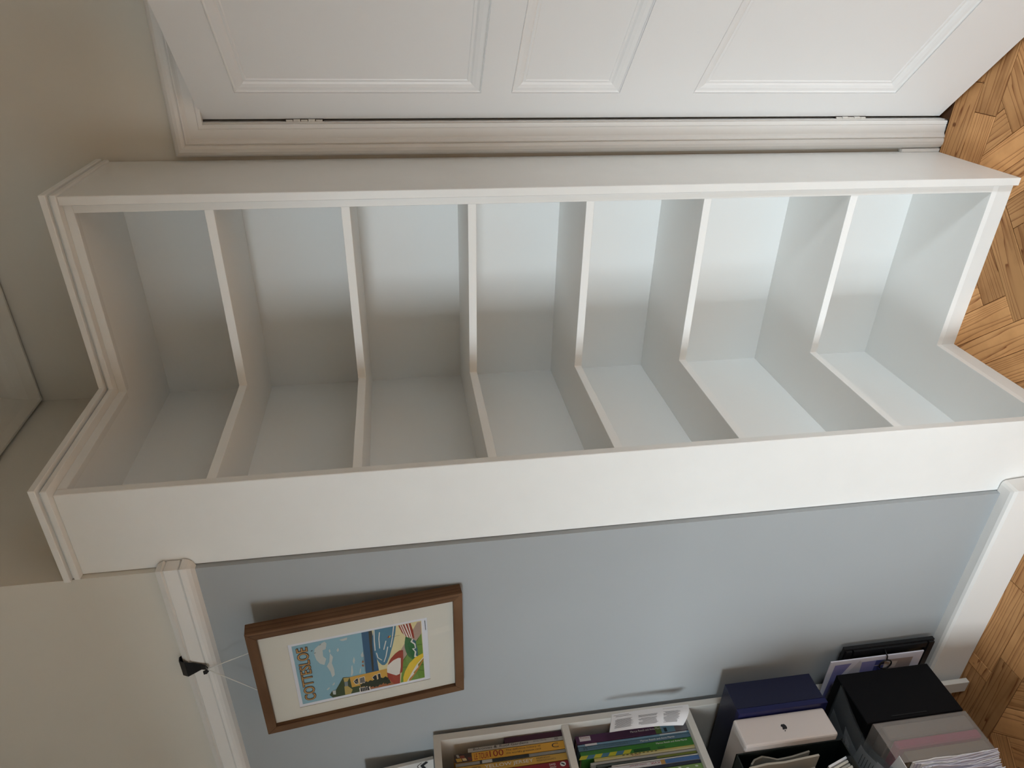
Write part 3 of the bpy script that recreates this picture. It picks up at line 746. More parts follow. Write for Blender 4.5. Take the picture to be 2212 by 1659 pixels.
# ------------------------------------------------------------------ books
def cover_mat(name, c, rough=0.45): return mat(name, c, rough=rough, spec=0.35)
PAGES = mat('page_edges', (0.55, 0.51, 0.43), rough=0.9, spec=0.1)
def book(label, y_hi, y_lo, z0, h, depth, color, xf=-0.87, board=0.0022, group='books in the shelf unit', cat='book'):
    """upright book, spine towards +x between y_lo and y_hi"""
    b = empty('book', (xf - depth / 2, (y_hi + y_lo) / 2, z0))
    tag(b, label, cat, group)
    M = cover_mat('cover', color)
    y_hi -= 0.0003; y_lo += 0.0003
    t = min(board, (y_hi - y_lo) * 0.25)
    U = [(xf - depth, y_lo), (xf - 0.001, y_lo), (xf, y_lo + 0.0012), (xf, y_hi - 0.0012), (xf - 0.001, y_hi), (xf - depth, y_hi),
         (xf - depth, y_hi - t), (xf - 0.003, y_hi - t), (xf - 0.003, y_lo + t), (xf - depth, y_lo + t)]
    n = len(U)
    V = [(x, y, z0) for x, y in U] + [(x, y, z0 + h) for x, y in U]
    F = [(i, (i + 1) % n, (i + 1) % n + n, i + n) for i in range(n)]
    for k in (0, n):
        F += [(k + 0, k + 1, k + 8, k + 9), (k + 1, k + 2, k + 8), (k + 2, k + 3, k + 7, k + 8), (k + 3, k + 4, k + 7), (k + 4, k + 5, k + 6, k + 7)]
    b['cov'] = 0
    del b['cov']
    mesh_obj('cover', V, F, M, b)
    box('pages', xf - depth + 0.003, xf - 0.003, y_lo + t, y_hi - t, z0 + 0.002, z0 + h - 0.003, PAGES, b)
    b_x = xf + 0.0003
    return b, b_x, y_hi, y_lo, z0, h

def spine_text(bk, s, d0, length, lo_f, hi_f, mt, flip=False):
    """text running down the spine: starts d0 below the top, between fractions of the thickness"""
    b, x, yh, yl_, z0, h = bk
    T = yh - yl_
    if not flip:
        return lettering(b, s, (x, yl_ + T * lo_f, z0 + h - d0), (0, 0, -1), (0, 1, 0), length, T * (hi_f - lo_f), mt)
    return lettering(b, s, (x, yh - T * lo_f, z0 + h - d0 - length), (0, 0, 1), (0, -1, 0), length, T * (hi_f - lo_f), mt)

def spine_patch(bk, d0, d1, lo_f, hi_f, color, name='spine_patch', lift=0.00012, slant=0.0):
    b, x, yh, yl_, z0, h = bk
    T = yh - yl_
    a, c = yl_ + T * lo_f, yl_ + T * hi_f
    X = x - 0.0003 + lift
    return mesh_obj(name, [(X, a, z0 + h - d0 - slant), (X, c, z0 + h - d0), (X, c, z0 + h - d1), (X, a, z0 + h - d1 - slant)], [(0, 1, 2, 3)], cover_mat('patch', color), b)

TW = mat('white_lettering', (0.66, 0.64, 0.60), rough=0.7)
TK = mat('dark_lettering', (0.03, 0.03, 0.035), rough=0.7)
TR = mat('crimson_lettering', (0.22, 0.012, 0.012), rough=0.7)
TG = mat('grey_green_lettering', (0.05, 0.08, 0.075), rough=0.7)
z1 = SH[0] + 0.0004
g1 = 'books on the upper shelf'
book('short dark purple book next to the unit side panel, lowest of the upper row', -0.4325, -0.4478, z1, 0.1545, 0.15, (0.040, 0.008, 0.020), group=g1)
bk = book('slim pale grey gardening book in black lettering on the upper shelf', -0.4482, -0.4600, z1, 0.252, 0.20, (0.36, 0.33, 0.29), group=g1)
spine_text(bk, 'Balconies &', 0.014, 0.062, 0.28, 0.86, TK); spine_text(bk, 'Roof Gardens', 0.083, 0.076, 0.28, 0.86, TK); spine_text(bk, 'Jenny Hendy', 0.172, 0.036, 0.38, 0.78, TK); spine_text(bk, 'AB', 0.229, 0.010, 0.2, 0.8, TK)
bk = book('thick yellow cycling book with red title and photo at the spine top', -0.4608, -0.4840, z1, 0.2895, 0.23, (0.56, 0.29, 0.035), group=g1)
spine_patch(bk, 0.0, 0.046, 0.0, 1.0, (0.045, 0.028, 0.02))
for a, c, l, hh, col in ((0.004, 0.018, 0.1, 0.5, (0.45, 0.27, 0.05)), (0.014, 0.026, 0.45, 0.8, (0.20, 0.05, 0.03)), (0.02, 0.030, 0.15, 0.45, (0.55, 0.42, 0.22)), (0.034, 0.044, 0.1, 0.5, (0.12, 0.03, 0.02)), (0.006, 0.012, 0.6, 0.95, (0.30, 0.28, 0.24))):
    spine_patch(bk, a, c, l, hh, col, lift=0.0002, slant=0.003)
spine_text(bk, 'LE TOUR', 0.052, 0.037, 0.12, 0.82, TR); spine_text(bk, '100', 0.092, 0.036, 0.18, 0.92, TR)
spine_text(bk, 'The definitive history of', 0.135, 0.092, 0.56, 0.84, TK); spine_text(bk, "the world's greatest race", 0.135, 0.092, 0.2, 0.48, TK); spine_text(bk, 'C', 0.256, 0.018, 0.25, 0.8, TK)
bk = book('grey and black banded thin book between the two yellow cycling books', -0.4848, -0.4938, z1, 0.287, 0.22, (0.22, 0.21, 0.19), group=g1)
spine_patch(bk, 0.062, 0.068, 0, 1, (0.03, 0.03, 0.03)); spine_patch(bk, 0.068, 0.094, 0, 1, (0.42, 0.41, 0.38)); spine_patch(bk, 0.094, 0.190, 0, 1, (0.03, 0.03, 0.026))
bk = book('yellow cycling book titled in pale capitals beside the red book', -0.4945, -0.5140, z1, 0.292, 0.23, (0.46, 0.27, 0.05), group=g1)
spine_text(bk, 'OFFICIAL', 0.045, 0.024, 0.45, 0.75, TK); spine_text(bk, 'YELLOW JERSEY', 0.078, 0.125, 0.18, 0.78, TW)
spine_text(bk, 'PHILIPPE BOUVET', 0.212, 0.037, 0.58, 0.8, TK); spine_text(bk, 'FREDERIQUE GALAMETZ', 0.212, 0.05, 0.22, 0.44, TK)
bk = book('red book with a white oval emblem at the foot of its spine', -0.5150, -0.5360, z1, 0.200, 0.15, (0.20, 0.012, 0.016), group=g1)
spine_text(bk, 'leaving', 0.055, 0.035, 0.12, 0.6, TW); spine_text(bk, 'DAVID', 0.150, 0.016, 0.55, 0.8, TW); spine_text(bk, 'WALSH', 0.150, 0.016, 0.2, 0.45, TW)
b_, x_, yh, yl_, z0_, h_ = bk
ovc = ((yh + yl_) / 2 + 0.001, z0_ + 0.015)
mesh_obj('emblem', [(x_, ovc[0] + 0.0062 * math.sin(t), ovc[1] + 0.0075 * math.cos(t)) for t in [k * math.pi / 10 for k in range(20)]], [tuple(range(20))], TW, b_)
mesh_obj('emblem_bird', [(x_ + 0.0002, ovc[0] + dy, ovc[1] + dz) for dy, dz in ((0.004, 0.004), (0.001, 0.0045), (-0.0035, -0.003), (-0.001, -0.005), (0.002, -0.001))], [(0, 1, 2, 3, 4)], TK, b_)
book('dark green paperback left of the red book on the upper shelf', -0.5370, -0.5600, z1, 0.21, 0.15, (0.03, 0.06, 0.03), group=g1)
book('tan hardback at the far left of the upper row of books', -0.5610, -0.5900, z1, 0.24, 0.18, (0.30, 0.19, 0.09), group=g1)

z2 = SH[1] + 0.0004
g2 = 'books on the second shelf'
bk = book('purple school textbook with white label behind the folded newspaper', -0.4555, -0.4795, z2, 0.307, 0.21, (0.055, 0.014, 0.048), group=g2)
spine_patch(bk, 0.010, 0.040, 0.30, 0.85, (0.50, 0.46, 0.47)); spine_text(bk, 'Primary', 0.013, 0.024, 0.58, 0.78, TR)
spine_text(bk, 'Marcus Reoch and Anne Martin', 0.150, 0.088, 0.52, 0.76, TW)
spine_patch(bk, 0.218, 0.234, 0, 1, (0.09, 0.16, 0.03)); spine_patch(bk, 0.234, 0.272, 0.0, 1, (0.12, 0.25, 0.34)); spine_patch(bk, 0.242, 0.250, 0.1, 0.6, (0.02, 0.03, 0.04), lift=0.0002); spine_patch(bk, 0.272, 0.307, 0, 1, (0.14, 0.13, 0.14))
bk = book('very slim light blue workbook right of the blue textbook', -0.4800, -0.4868, z2, 0.306, 0.21, (0.13, 0.23, 0.31), group=g2, board=0.0012)
spine_patch(bk, 0.020, 0.052, 0.05, 0.95, (0.55, 0.53, 0.54)); spine_patch(bk, 0.225, 0.300, 0.3, 0.9, (0.45, 0.47, 0.48))
bk = book('steel blue school textbook beside the green one', -0.4873, -0.4990, z2, 0.306, 0.21, (0.075, 0.14, 0.19), group=g2)
spine_text(bk, '35', 0.012, 0.012, 0.2, 0.8, TK); spine_text(bk, 'Primary School Chinese Textbook 2', 0.028, 0.105, 0.25, 0.7, TG); spine_text(bk, 'Marcus Reoch and Anne Martin', 0.168, 0.094, 0.3, 0.75, TW)
bk = book('green school textbook with yellow and blue stripes on its spine', -0.4995, -0.5215, z2, 0.304, 0.21, (0.035, 0.155, 0.025), group=g2)
spine_text(bk, 'Primary School Chinese', 0.015, 0.085, 0.62, 0.84, TG); spine_text(bk, 'Textbook 1', 0.150, 0.03, 0.70, 0.85, TG); spine_text(bk, 'Marcus Reoch and Anne Martin', 0.205, 0.085, 0.62, 0.84, TW)
for i, c in enumerate([(0.42, 0.40, 0.03), (0.06, 0.15, 0.22), (0.42, 0.40, 0.03), (0.06, 0.15, 0.22), (0.42, 0.40, 0.03), (0.06, 0.15, 0.22), (0.42, 0.40, 0.03)]):
    spine_patch(bk, i * 0.0195, (i + 1) * 0.0195, 0.0, 0.45, c, slant=-0.008)
spine_patch(bk, 0.140, 0.185, 0.0, 0.4, (0.012, 0.06, 0.014)); spine_patch(bk, 0.205, 0.225, 0.0, 0.3, (0.02, 0.09, 0.02))
bk = book('cream spotted guide book left of the green textbook', -0.5220, -0.5310, z2, 0.272, 0.19, (0.42, 0.37, 0.20), group=g2)
spine_patch(bk, 0.0, 0.272, 0.55, 1.0, (0.38, 0.33, 0.09)); spine_text(bk, 'Kaffe', 0.100, 0.022, 0.1, 0.55, TR)
for i in range(9): spine_patch(bk, 0.075 + i * 0.011, 0.081 + i * 0.011, 0.62, 0.9, (0.08, 0.08, 0.03), lift=0.0002)
book('olive and grey slim booklet in the middle of the second shelf', -0.5315, -0.5385, z2, 0.284, 0.2, (0.30, 0.29, 0.26), group=g2, board=0.0012)
bk = book('dark slim booklet with olive foot on the second shelf', -0.5390, -0.5455, z2, 0.27, 0.2, (0.05, 0.06, 0.055), group=g2, board=0.0012)
spine_patch(bk, 0.16, 0.268, 0.0, 1.0, (0.12, 0.14, 0.02))
book('thin white magazine standing before the white and blue catalogue', -0.5460, -0.5498, z2, 0.232, 0.2, (0.50, 0.48, 0.45), group=g2, board=0.0008)
bk = book('white and blue catalogue with upside down red title', -0.5503, -0.5620, z2, 0.242, 0.19, (0.48, 0.46, 0.47), group=g2)
spine_patch(bk, 0.150, 0.242, 0, 1, (0.055, 0.12, 0.27)); spine_patch(bk, 0.138, 0.150, 0, 1, (0.36, 0.20, 0.05))
spine_text(bk, 'KVIK', 0.110, 0.025, 0.2, 0.75, TR, flip=True); spine_text(bk, 'kitchen and bath', 0.055, 0.045, 0.25, 0.6, TR, flip=True)
book('black thin paperback beside the green covered book', -0.5625, -0.5710, z2, 0.25, 0.18, (0.02, 0.025, 0.04), group=g2)
bk = book('light green book with white stars at the left of the second shelf', -0.5715, -0.5890, z2, 0.20, 0.15, (0.16, 0.26, 0.08), group=g2)
for d, f in ((0.155, 0.35), (0.135, 0.6), (0.18, 0.5)):
    spine_patch(bk, d, d + 0.007, f, f + 0.22, (0.55, 0.58, 0.48), lift=0.0002, slant=0.002)

# folded newspaper page standing in front of the school books
news = empty('folded_newspaper', (-0.80, -0.47, z2))
tag(news, 'folded white newspaper page standing in front of the purple textbook', 'newspaper')
def news_pt(u, v):
    # u: 0 near wall .. 1 away ; v: height 0..1 ; slightly bowed sheet
    return Vector((-0.800 + 0.006 * math.sin(u * math.pi) * (1 - v) - 0.012 * u * (1 - v) ** 2, -0.4536 - 0.0478 * u + 0.002 * math.sin(v * 3), z2 + 0.001 + 0.030 * (u ** 2) * max(0.0, 1 - 2.2 * v) + (0.2095 + 0.02 * u) * v))
V, F = [], []
NU, NV = 8, 10
for layer, dx in ((0, 0.0), (1, -0.0012), (2, -0.0035), (3, -0.0046)):
    n = len(V)
    for j in range(NV + 1):
        for i in range(NU + 1):
            P = news_pt(i / NU, j / NV); V.append((P.x + dx, P.y + (0.0025 if layer > 1 else 0), P.z))
    F += [(n + j * (NU + 1) + i, n + j * (NU + 1) + i + 1, n + (j + 1) * (NU + 1) + i + 1, n + (j + 1) * (NU + 1) + i) for j in range(NV) for i in range(NU)]
mesh_obj('sheets', V, F, PAPER, news, smooth=True)
V, F = [], []
rr = random.Random(9)
def tline(u, v0, v1, w=0.012):
    n = len(V)
    k = 4
    for i in range(k + 1):
        v = v0 + (v1 - v0) * i / k
        for du in (0, w):
            P = news_pt(u + du, v); V.append((P.x + 0.0004, P.y, P.z))
    F.extend([(n + 2 * i, n + 2 * i + 1, n + 2 * i + 3, n + 2 * i + 2) for i in range(k)])
for v0, v1, u0, u1 in ((0.72, 0.95, 0.36, 0.86), (0.41, 0.66, 0.32, 0.44), (0.41, 0.66, 0.50, 0.86), (0.11, 0.34, 0.30, 0.86)):
    u = u0
    while u < u1:
        tline(u, v0 + rr.uniform(0, 0.04), v1 - rr.uniform(0, 0.05) * (rr.random() < 0.4)); u += 0.034
tline(0.10, 0.78, 0.98, 0.018); tline(0.18, 0.75, 0.95, 0.022); tline(0.12, 0.08, 0.34, 0.012)
mesh_obj('print', V, F, mat('newsprint_ink', (0.10, 0.10, 0.11), rough=0.8), news)

# canvas with flower drawing on top of the unit
cv = empty('flower_canvas', (-1.05, -0.43, UZ1))
cv.rotation_euler = (math.radians(6), 0, 0)
tag(cv, 'white canvas with a black ink flower standing on the shelf unit', 'picture')
box('canvas', -0.122, 0.125, 0.0, 0.010, 0.002, 0.185, mat('canvas_white', (0.60, 0.58, 0.55), rough=0.9), cv, rel=False, bevel=0.001)
V, F = [], []
def cpoly(pts):
    n = len(V); V.extend([(x, -0.0004 - 0.00001 * len(F), z) for x, z in pts]); F.append(tuple(range(n, n + len(pts))))
def cstroke(pts, w):
    P = [Vector(p) for p in pts]; Lf, Rt = [], []
    for i, p in enumerate(P):
        d = (P[min(i + 1, len(P) - 1)] - P[max(i - 1, 0)]).normalized(); q = Vector((-d.y, d.x)) * w / 2
        Lf.append(tuple(p + q)); Rt.append(tuple(p - q))
    for i in range(len(P) - 1): cpoly([Lf[i], Lf[i + 1], Rt[i + 1], Rt[i]])
for k in range(7):
    a = k / 7 * 2 * math.pi
    c0 = Vector((0.062, 0.078))
    arc = [tuple(c0 + Vector((math.cos(a + t * 0.42), math.sin(a + t * 0.42))) * (0.012 + 0.040 * math.cos(t * math.pi / 2))) for t in (-1, -0.6, -0.2, 0.2, 0.6, 1)]
    cstroke(arc, 0.0016)
    for s in (-0.18, 0.0, 0.18):
        cstroke([tuple(c0 + Vector((math.cos(a + s), math.sin(a + s))) * r) for r in (0.012, 0.024, 0.036)], 0.0022)
cstroke([(0.122, 0.020), (0.110, 0.034), (0.098, 0.028), (0.084, 0.036)], 0.009)
cstroke([(0.124, 0.034), (0.112, 0.046), (0.100, 0.042)], 0.0016)
cstroke([(-0.09, 0.02), (-0.03, 0.05), (0.02, 0.06)], 0.004)
mesh_obj('ink_flower', V, F, INK, cv, rel=False)

# ------------------------------------------------------------------ third shelf: boxes and magazine file
z3 = SH[2] + 0.0005
bb = empty('navy_box', (-0.93, -0.50, z3))
tag(bb, 'tall glossy navy blue box standing nearest the blue wall', 'box')
box('lid', -1.115, -0.7425, -0.5235, -0.4475, z3 + 0.002, z3 + 0.2440, NAVY, bb, bevel=0.0015)
box('body', -1.118, -0.7400, -0.5390, -0.5240, z3, z3 + 0.2460, mat('navy_inner', (0.008, 0.010, 0.065), rough=0.3), bb, bevel=0.001)
wb_ = empty('laptop_box', (-0.93, -0.585, z3))
tag(wb_, 'white laptop box with a black fruit logo standing on edge', 'box')
BOXW = mat('white_box_card', (0.60, 0.545, 0.52), rough=0.42, spec=0.4)
box('carton', -1.115, -0.7550, -0.6160, -0.5405, z3 + 0.012, z3 + 0.2600, BOXW, wb_, bevel=0.0055, seg=2)
# fruit silhouette: up = -y, right = +z on the +x face
AP = [(-0.02, 0.30), (0.12, 0.36), (0.27, 0.36), (0.40, 0.28), (0.33, 0.20), (0.27, 0.06), (0.30, -0.10), (0.44, -0.20), (0.34, -0.40), (0.20, -0.52), (0.10, -0.52), (0.0, -0.48), (-0.10, -0.52), (-0.22, -0.51), (-0.36, -0.36),
      (-0.45, -0.12), (-0.44, 0.12), (-0.34, 0.30), (-0.18, 0.36)]
LF = [(0.0, 0.42), (0.02, 0.56), (0.10, 0.66), (0.20, 0.70), (0.18, 0.56), (0.10, 0.46)]
def applept(p): return (-0.7546, -0.5795 - p[1] * 0.0165, z3 + 0.141 + p[0] * 0.0165)
mesh_obj('logo', [applept(p) for p in AP + LF], [tuple(range(len(AP))), tuple(range(len(AP), len(AP) + len(LF)))], INK, wb_)

mf = empty('magazine_file', (-0.93, -0.68, z3))
tag(mf, 'dark green open magazine file stuffed with folded newspapers', 'magazine file')
DG = mat('dark_green_plastic', (0.004, 0.007, 0.006), rough=0.4, spec=0.4)
fy0, fy1, fx0, fx1, fz1 = -0.735, -0.6175, -1.10, -0.775, z3 + 0.283
boxes('case', [(fx0, fx1, fy1 - 0.003, fy1, z3, fz1), (fx0, fx1, fy0, fy0 + 0.003, z3, fz1), (fx0, fx1, fy0, fy1, z3, z3 + 0.003), (fx0, fx1, fy0, fy1, fz1 - 0.003, fz1), (fx0, fx0 + 0.003, fy0, fy1, z3, fz1)], DG, mf)
def fold(name, label, pts, t, d, mt, group=None):
    """folded paper seen on edge: polyline in (y,z), thickness t, running back in x"""
    e = empty(name, (-0.9, pts[0][0], z3 + 0.01)); tag(e, label, 'newspaper', group)
    P = [Vector(p) for p in pts]
    A, B = [], []
    for i, p in enumerate(P):
        dd = (P[min(i + 1, len(P) - 1)] - P[max(i - 1, 0)]).normalized(); q = Vector((-dd.y, dd.x)) * t / 2
        A.append(p + q); B.append(p - q)
    V, F = [], []
    xs = (d, -1.06)
    for x in xs:
        V += [(x, p.x, p.y) for p in A] + [(x, p.x, p.y) for p in B]
    n = len(P)
    for k in (0, 2 * n):
        F += [(k + i, k + i + 1, k + n + i + 1, k + n + i) for i in range(n - 1)]
    F += [(i, i + 1, 2 * n + i + 1, 2 * n + i) for i in range(n - 1)] + [(n + i, n + i + 1, 3 * n + i + 1, 3 * n + i) for i in range(n - 1)]
    F += [(0, n, 3 * n, 2 * n), (n - 1, 2 * n - 1, 4 * n - 1, 3 * n - 1)]
    mesh_obj('folded_sheets', V, F, mt, e)
NEWS = mat('aged_newsprint', (0.42, 0.39, 0.33), rough=0.9)
NEWD = mat('grey_newsprint', (0.24, 0.23, 0.20), rough=0.9)
gN = 'newspapers in the magazine file'
fold('folded_newspaper', 'looped newspaper at the top of the dark magazine file', [(-0.640, z3 + 0.250), (-0.630, z3 + 0.238), (-0.6245, z3 + 0.215), (-0.629, z3 + 0.200), (-0.637, z3 + 0.180), (-0.635, z3 + 0.140), (-0.628, z3 + 0.09)], 0.004, -0.79, NEWD, gN)
fold('folded_newspaper', 'cream newspaper fold running through the middle of the magazine file', [(-0.662, z3 + 0.264), (-0.652, z3 + 0.262), (-0.648, z3 + 0.215), (-0.650, z3 + 0.170), (-0.647, z3 + 0.120), (-0.6445, z3 + 0.075)], 0.0050, -0.783, NEWS, gN)
fold('folded_newspaper', 'grey newspaper with wide fold at the left of the magazine file', [(-0.700, z3 + 0.266), (-0.686, z3 + 0.262), (-0.678, z3 + 0.230), (-0.679, z3 + 0.190), (-0.677, z3 + 0.140), (-0.672, z3 + 0.10)], 0.006, -0.787, NEWD, gN)
rp = random.Random(5)
for i, (lb, mt_) in enumerate((('white booklet leaning at the front of the stack in the magazine file', PAPER), ('cream booklet leaning second in the magazine file stack', PAPERW), ('grey booklet leaning third in the magazine file stack', NEWS),
                              ('buff booklet leaning fourth in the magazine file stack', PAPERW), ('dull grey booklet leaning last in the magazine file stack', NEWD))):
    y0 = -0.650 - 0.0085 * i
    e = empty('booklet', (-0.9, y0, z3 + 0.004)); tag(e, lb, 'booklet', 'booklets leaning in the magazine file')
    hh = 0.062 + rp.uniform(-0.008, 0.004) - 0.004 * i
    V = [(x, y0 + a - (z - z3) * 0.3, z) for x in (-0.785 - rp.uniform(0, 0.012), -1.05) for (a, z) in ((0, z3 + 0.004), (-0.0055, z3 + 0.004), (-0.0055, z3 + hh), (0, z3 + hh))]
    mesh_obj('sheets', V, [(0, 1, 2, 3), (4, 7, 6, 5), (0, 4, 5, 1), (1, 5, 6, 2), (2, 6, 7, 3), (3, 7, 4, 0)], mt_, e)

# ------------------------------------------------------------------ bottom shelf
z4 = UZ0 + UT + 0.0005
fr = empty('framed_photo', (-0.76, -0.42, 0.118))
tag(fr, 'black picture frame leaning on the blue wall behind the print', 'picture')
bx0, bx1, bz0, bz1 = -0.846, -0.699, 0.1260, 0.398
def fbar(n, a): return boxes(n, a, BLACKG, fr)
for nm, rect in (('frame_bar', (bx0, bx1, bz0, bz0 + 0.022)), ('frame_bar', (bx0, bx1, bz1 - 0.022, bz1)), ('frame_bar', (bx0, bx0 + 0.022, bz0 + 0.022, bz1 - 0.022)), ('frame_bar', (bx1 - 0.022, bx1, bz0 + 0.022, bz1 - 0.022))):
    x0, x1, a, c = rect
    fbar(nm, [(x0, x1, -0.4225, -0.4125, a, c), (x0 + 0.004 if x0 == bx0 else x0, x1 - 0.004 if x1 == bx1 else x1, -0.4290, -0.4225, a + 0.003, c - 0.003)])
box('glazing', bx0 + 0.02, bx1 - 0.02, -0.4195, -0.4170, bz0 + 0.02, bz1 - 0.02, mat('dark_glazed_picture', (0.06, 0.065, 0.062), rough=0.25), fr)
ring = [(-0.7430 + 0.0172 * math.cos(t), -0.4505, 0.2825 + 0.0172 * math.sin(t)) for t in [k * math.pi / 14 for k in range(28)]]
rg = tube('hanging_ring', ring, 0.0021, BLACKG, fr, seg=8, closed=True)
tube('ring_stem', [(-0.7260, -0.4503, 0.2828), (-0.714, -0.4470, 0.2826), (-0.706, -0.4300, 0.2826)], 0.0018, BLACKG, fr, seg=8)

prn = empty('abstract_print', (-0.86, -0.443, z4))
tag(prn, 'white print board with lilac and tan shapes behind the black box', 'print')
box('board', -1.03, -0.7155, -0.4435, -0.4400, 0.168, 0.4470, mat('print_board_white', (0.62, 0.62, 0.72), rough=0.6), prn, bevel=0.0006)
V, F, FM = [], [], []
pm = [mat('lilac_ink', (0.21, 0.21, 0.46), rough=0.6), mat('indigo_ink', (0.05, 0.06, 0.21), rough=0.6), mat('tan_ink', (0.34, 0.27, 0.25), rough=0.6), mat('cream_ink', (0.58, 0.50, 0.46), rough=0.6), mat('pale_grey_ink', (0.50, 0.50, 0.58), rough=0.6)]
def shp(c, pts):
    n = len(V); V.extend([(x, -0.44365 - 0.00003 * len(F), z) for x, z in pts]); F.append(tuple(range(n, n + len(pts)))); FM.append(c)
shp(4, [(-0.722, 0.36), (-0.80, 0.40), (-0.90, 0.36), (-0.90, 0.20)])
shp(0, [(-0.7312, 0.4312), (-0.7298, 0.3824), (-0.8163, 0.4204), (-0.90, 0.428), (-0.90, 0.438), (-0.8137, 0.4342)])
shp(0, [(-0.7309, 0.3512), (-0.7305, 0.3088), (-0.7712, 0.3079), (-0.79, 0.315), (-0.785, 0.342), (-0.7707, 0.3485)])
shp(1, [(-0.7305, 0.3088), (-0.7318, 0.2821), (-0.7900, 0.2750), (-0.7900, 0.3079)])
shp(2, [(-0.7334, 0.2668), (-0.7345, 0.1959), (-0.80, 0.1960), (-0.80, 0.2617)])
shp(3, [(-0.742, 0.2800), (-0.744, 0.2400), (-0.768, 0.2420), (-0.768, 0.2790)])
shp(3, [(-0.7515, 0.3080), (-0.7515, 0.2750), (-0.7535, 0.2750), (-0.7535, 0.3080)])
mesh_obj('shapes', V, F, None, prn, mats=pm, fmat=FM)

kb = empty('black_box', (-0.92, -0.545, z4))
tag(kb, 'large matt black box file on the bottom shelf before the print', 'box file')
box('case', -1.10, -0.7400, -0.6090, -0.4650, z4, z4 + 0.272, BLACK, kb, bevel=0.002)
boxes('lid_seam', [(-0.7401, -0.7388, -0.600, -0.5985, z4 + 0.10, z4 + 0.20)], BLACKG, kb)

pf = empty('plastic_file', (-0.92, -0.67, z4))
tag(pf, 'frosted translucent file showing pink paper, beside the black box', 'file box')
FROST = mat('frosted_plastic', (0.36, 0.33, 0.31), rough=0.30, spec=0.5, alpha=0.34)
fy_a, fy_b, ft, fb = -0.6140, -0.7180, z4 + 0.262, z4 + 0.001
t_ = 0.0016
box('shell', -1.09, -0.7370, fy_b, fy_a, ft - t_, ft, FROST, pf)
box('shell', -1.09, -0.7370, fy_b, fy_a, fb, fb + t_, FROST, pf)
box('shell', -1.09, -0.7370, fy_a - t_, fy_a, fb + t_, ft - t_, FROST, pf)
box('shell', -0.7370 - t_, -0.7370, fy_b, fy_a - t_, fb + t_, ft - t_, FROST, pf)
PINK = mat('pink_paper', (0.50, 0.035, 0.17), rough=0.7)
pg = empty('pink_papers', (-0.9, -0.67, z4 + 0.003)); tag(pg, 'bright pink folder inside the frosted file', 'folder')
box('sheets', -1.07, -0.7405, -0.6820, -0.6600, z4 + 0.004, z4 + 0.235, PINK, pg, bevel=0.004)
gg = empty('buff_papers', (-0.9, -0.63, z4 + 0.003)); tag(gg, 'grey brown folder inside the frosted file beside the black box', 'folder')
box('sheets', -1.07, -0.7440, -0.6560, -0.6190, z4 + 0.004, z4 + 0.240, mat('grey_folder', (0.28, 0.25, 0.225), rough=0.8), gg, bevel=0.003)
gg = empty('buff_papers', (-0.9, -0.70, z4 + 0.003)); tag(gg, 'light brown folder inside the frosted file beside the loose papers', 'folder')
box('sheets', -1.07, -0.7440, -0.7140, -0.6870, z4 + 0.004, z4 + 0.225, mat('buff_folder', (0.30, 0.24, 0.17), rough=0.8), gg, bevel=0.003)
# loose sheets bulging out beside the file
rl = random.Random(11)
LP_ = mat('lavender_white_paper', (0.60, 0.58, 0.66), rough=0.8)
for i, lb in enumerate(('bundle of white sheets pressed against the frosted file', 'second bundle of folded white sheets beside the frosted file', 'third bundle of crumpled sheets left of the frosted file', 'outermost bundle of crumpled sheets furthest left of the frosted file')):
    e = empty('paper_bundle', (-0.88, -0.7235 - 0.0098 * i, z4 + 0.001)); tag(e, lb, 'paper', 'loose papers on the bottom shelf')
    top = 0.224 - 0.022 * i
    K = 12
    NS = 4                                             # separate leaves within the bundle
    for sidx in range(NS):
        V, F = [], []
        for k in range(K + 1):
            f = k / K
            yy = -0.7195 - 0.0098 * i - 0.0023 * sidx - 0.003 * math.sin(f * 4.2) - 0.002 * f
            zz_ = z4 + 0.002 + (top - 0.006 * sidx) * f
            xf = -0.7345 + 0.006 * math.sin(f * 3.2 + i * 1.3 + sidx) + 0.003 * rl.uniform(-1, 1) - 0.006 * i
            V += [(xf, yy, zz_), (xf, yy - 0.0017, zz_), (-1.03, yy - 0.0017, zz_), (-1.03, yy, zz_)]
        for k in range(K):
            a = 4 * k
            F += [(a + j, a + (j + 1) % 4, a + 4 + (j + 1) % 4, a + 4 + j) for j in range(4)]
        F += [(0, 1, 2, 3), (4 * K, 4 * K + 3, 4 * K + 2, 4 * K + 1)]
        mesh_obj('sheet', V, F, LP_ if (i + sidx) % 3 else PAPER, e)

# clear wallet with papers lying over the black box and the frosted file
wl_ = empty('plastic_wallet', (-0.9, -0.62, z4 + 0.275))
tag(wl_, 'clear plastic wallet of papers lying across the black box', 'wallet')
def wal(u, v, dz=0.0):
    # u along -y (0..1), v inwards along -x (0..1)
    y = -0.4990 - 0.262 * u
    xe = -0.7340 - 0.034 * math.sin(min(1, u / 0.62) * math.pi / 2) * (1 if u < 0.55 else 1 - (u - 0.55) * 2.4)
    z = z4 + 0.2765 + 0.010 * math.sin(u * 2.4) + 0.006 * v - 0.03 * max(0, u - 0.6) * (1 - v)
    return (xe - 0.30 * v, y, z + dz)
def sheet(name, parent, u0, u1, v0, v1, dz, mt, nu=12, nv=5, skew=0.0):
    V = [wal(u0 + (u1 - u0) * i / nu + skew * (j / nv), v0 + (v1 - v0) * j / nv, dz) for i in range(nu + 1) for j in range(nv + 1)]
    F = [(i * (nv + 1) + j, i * (nv + 1) + j + 1, (i + 1) * (nv + 1) + j + 1, (i + 1) * (nv + 1) + j) for i in range(nu) for j in range(nv)]
    return mesh_obj(name, V, F, mt, parent, smooth=True)
CLEAR = bpy.data.materials.new('clear_plastic'); CLEAR.use_nodes = True
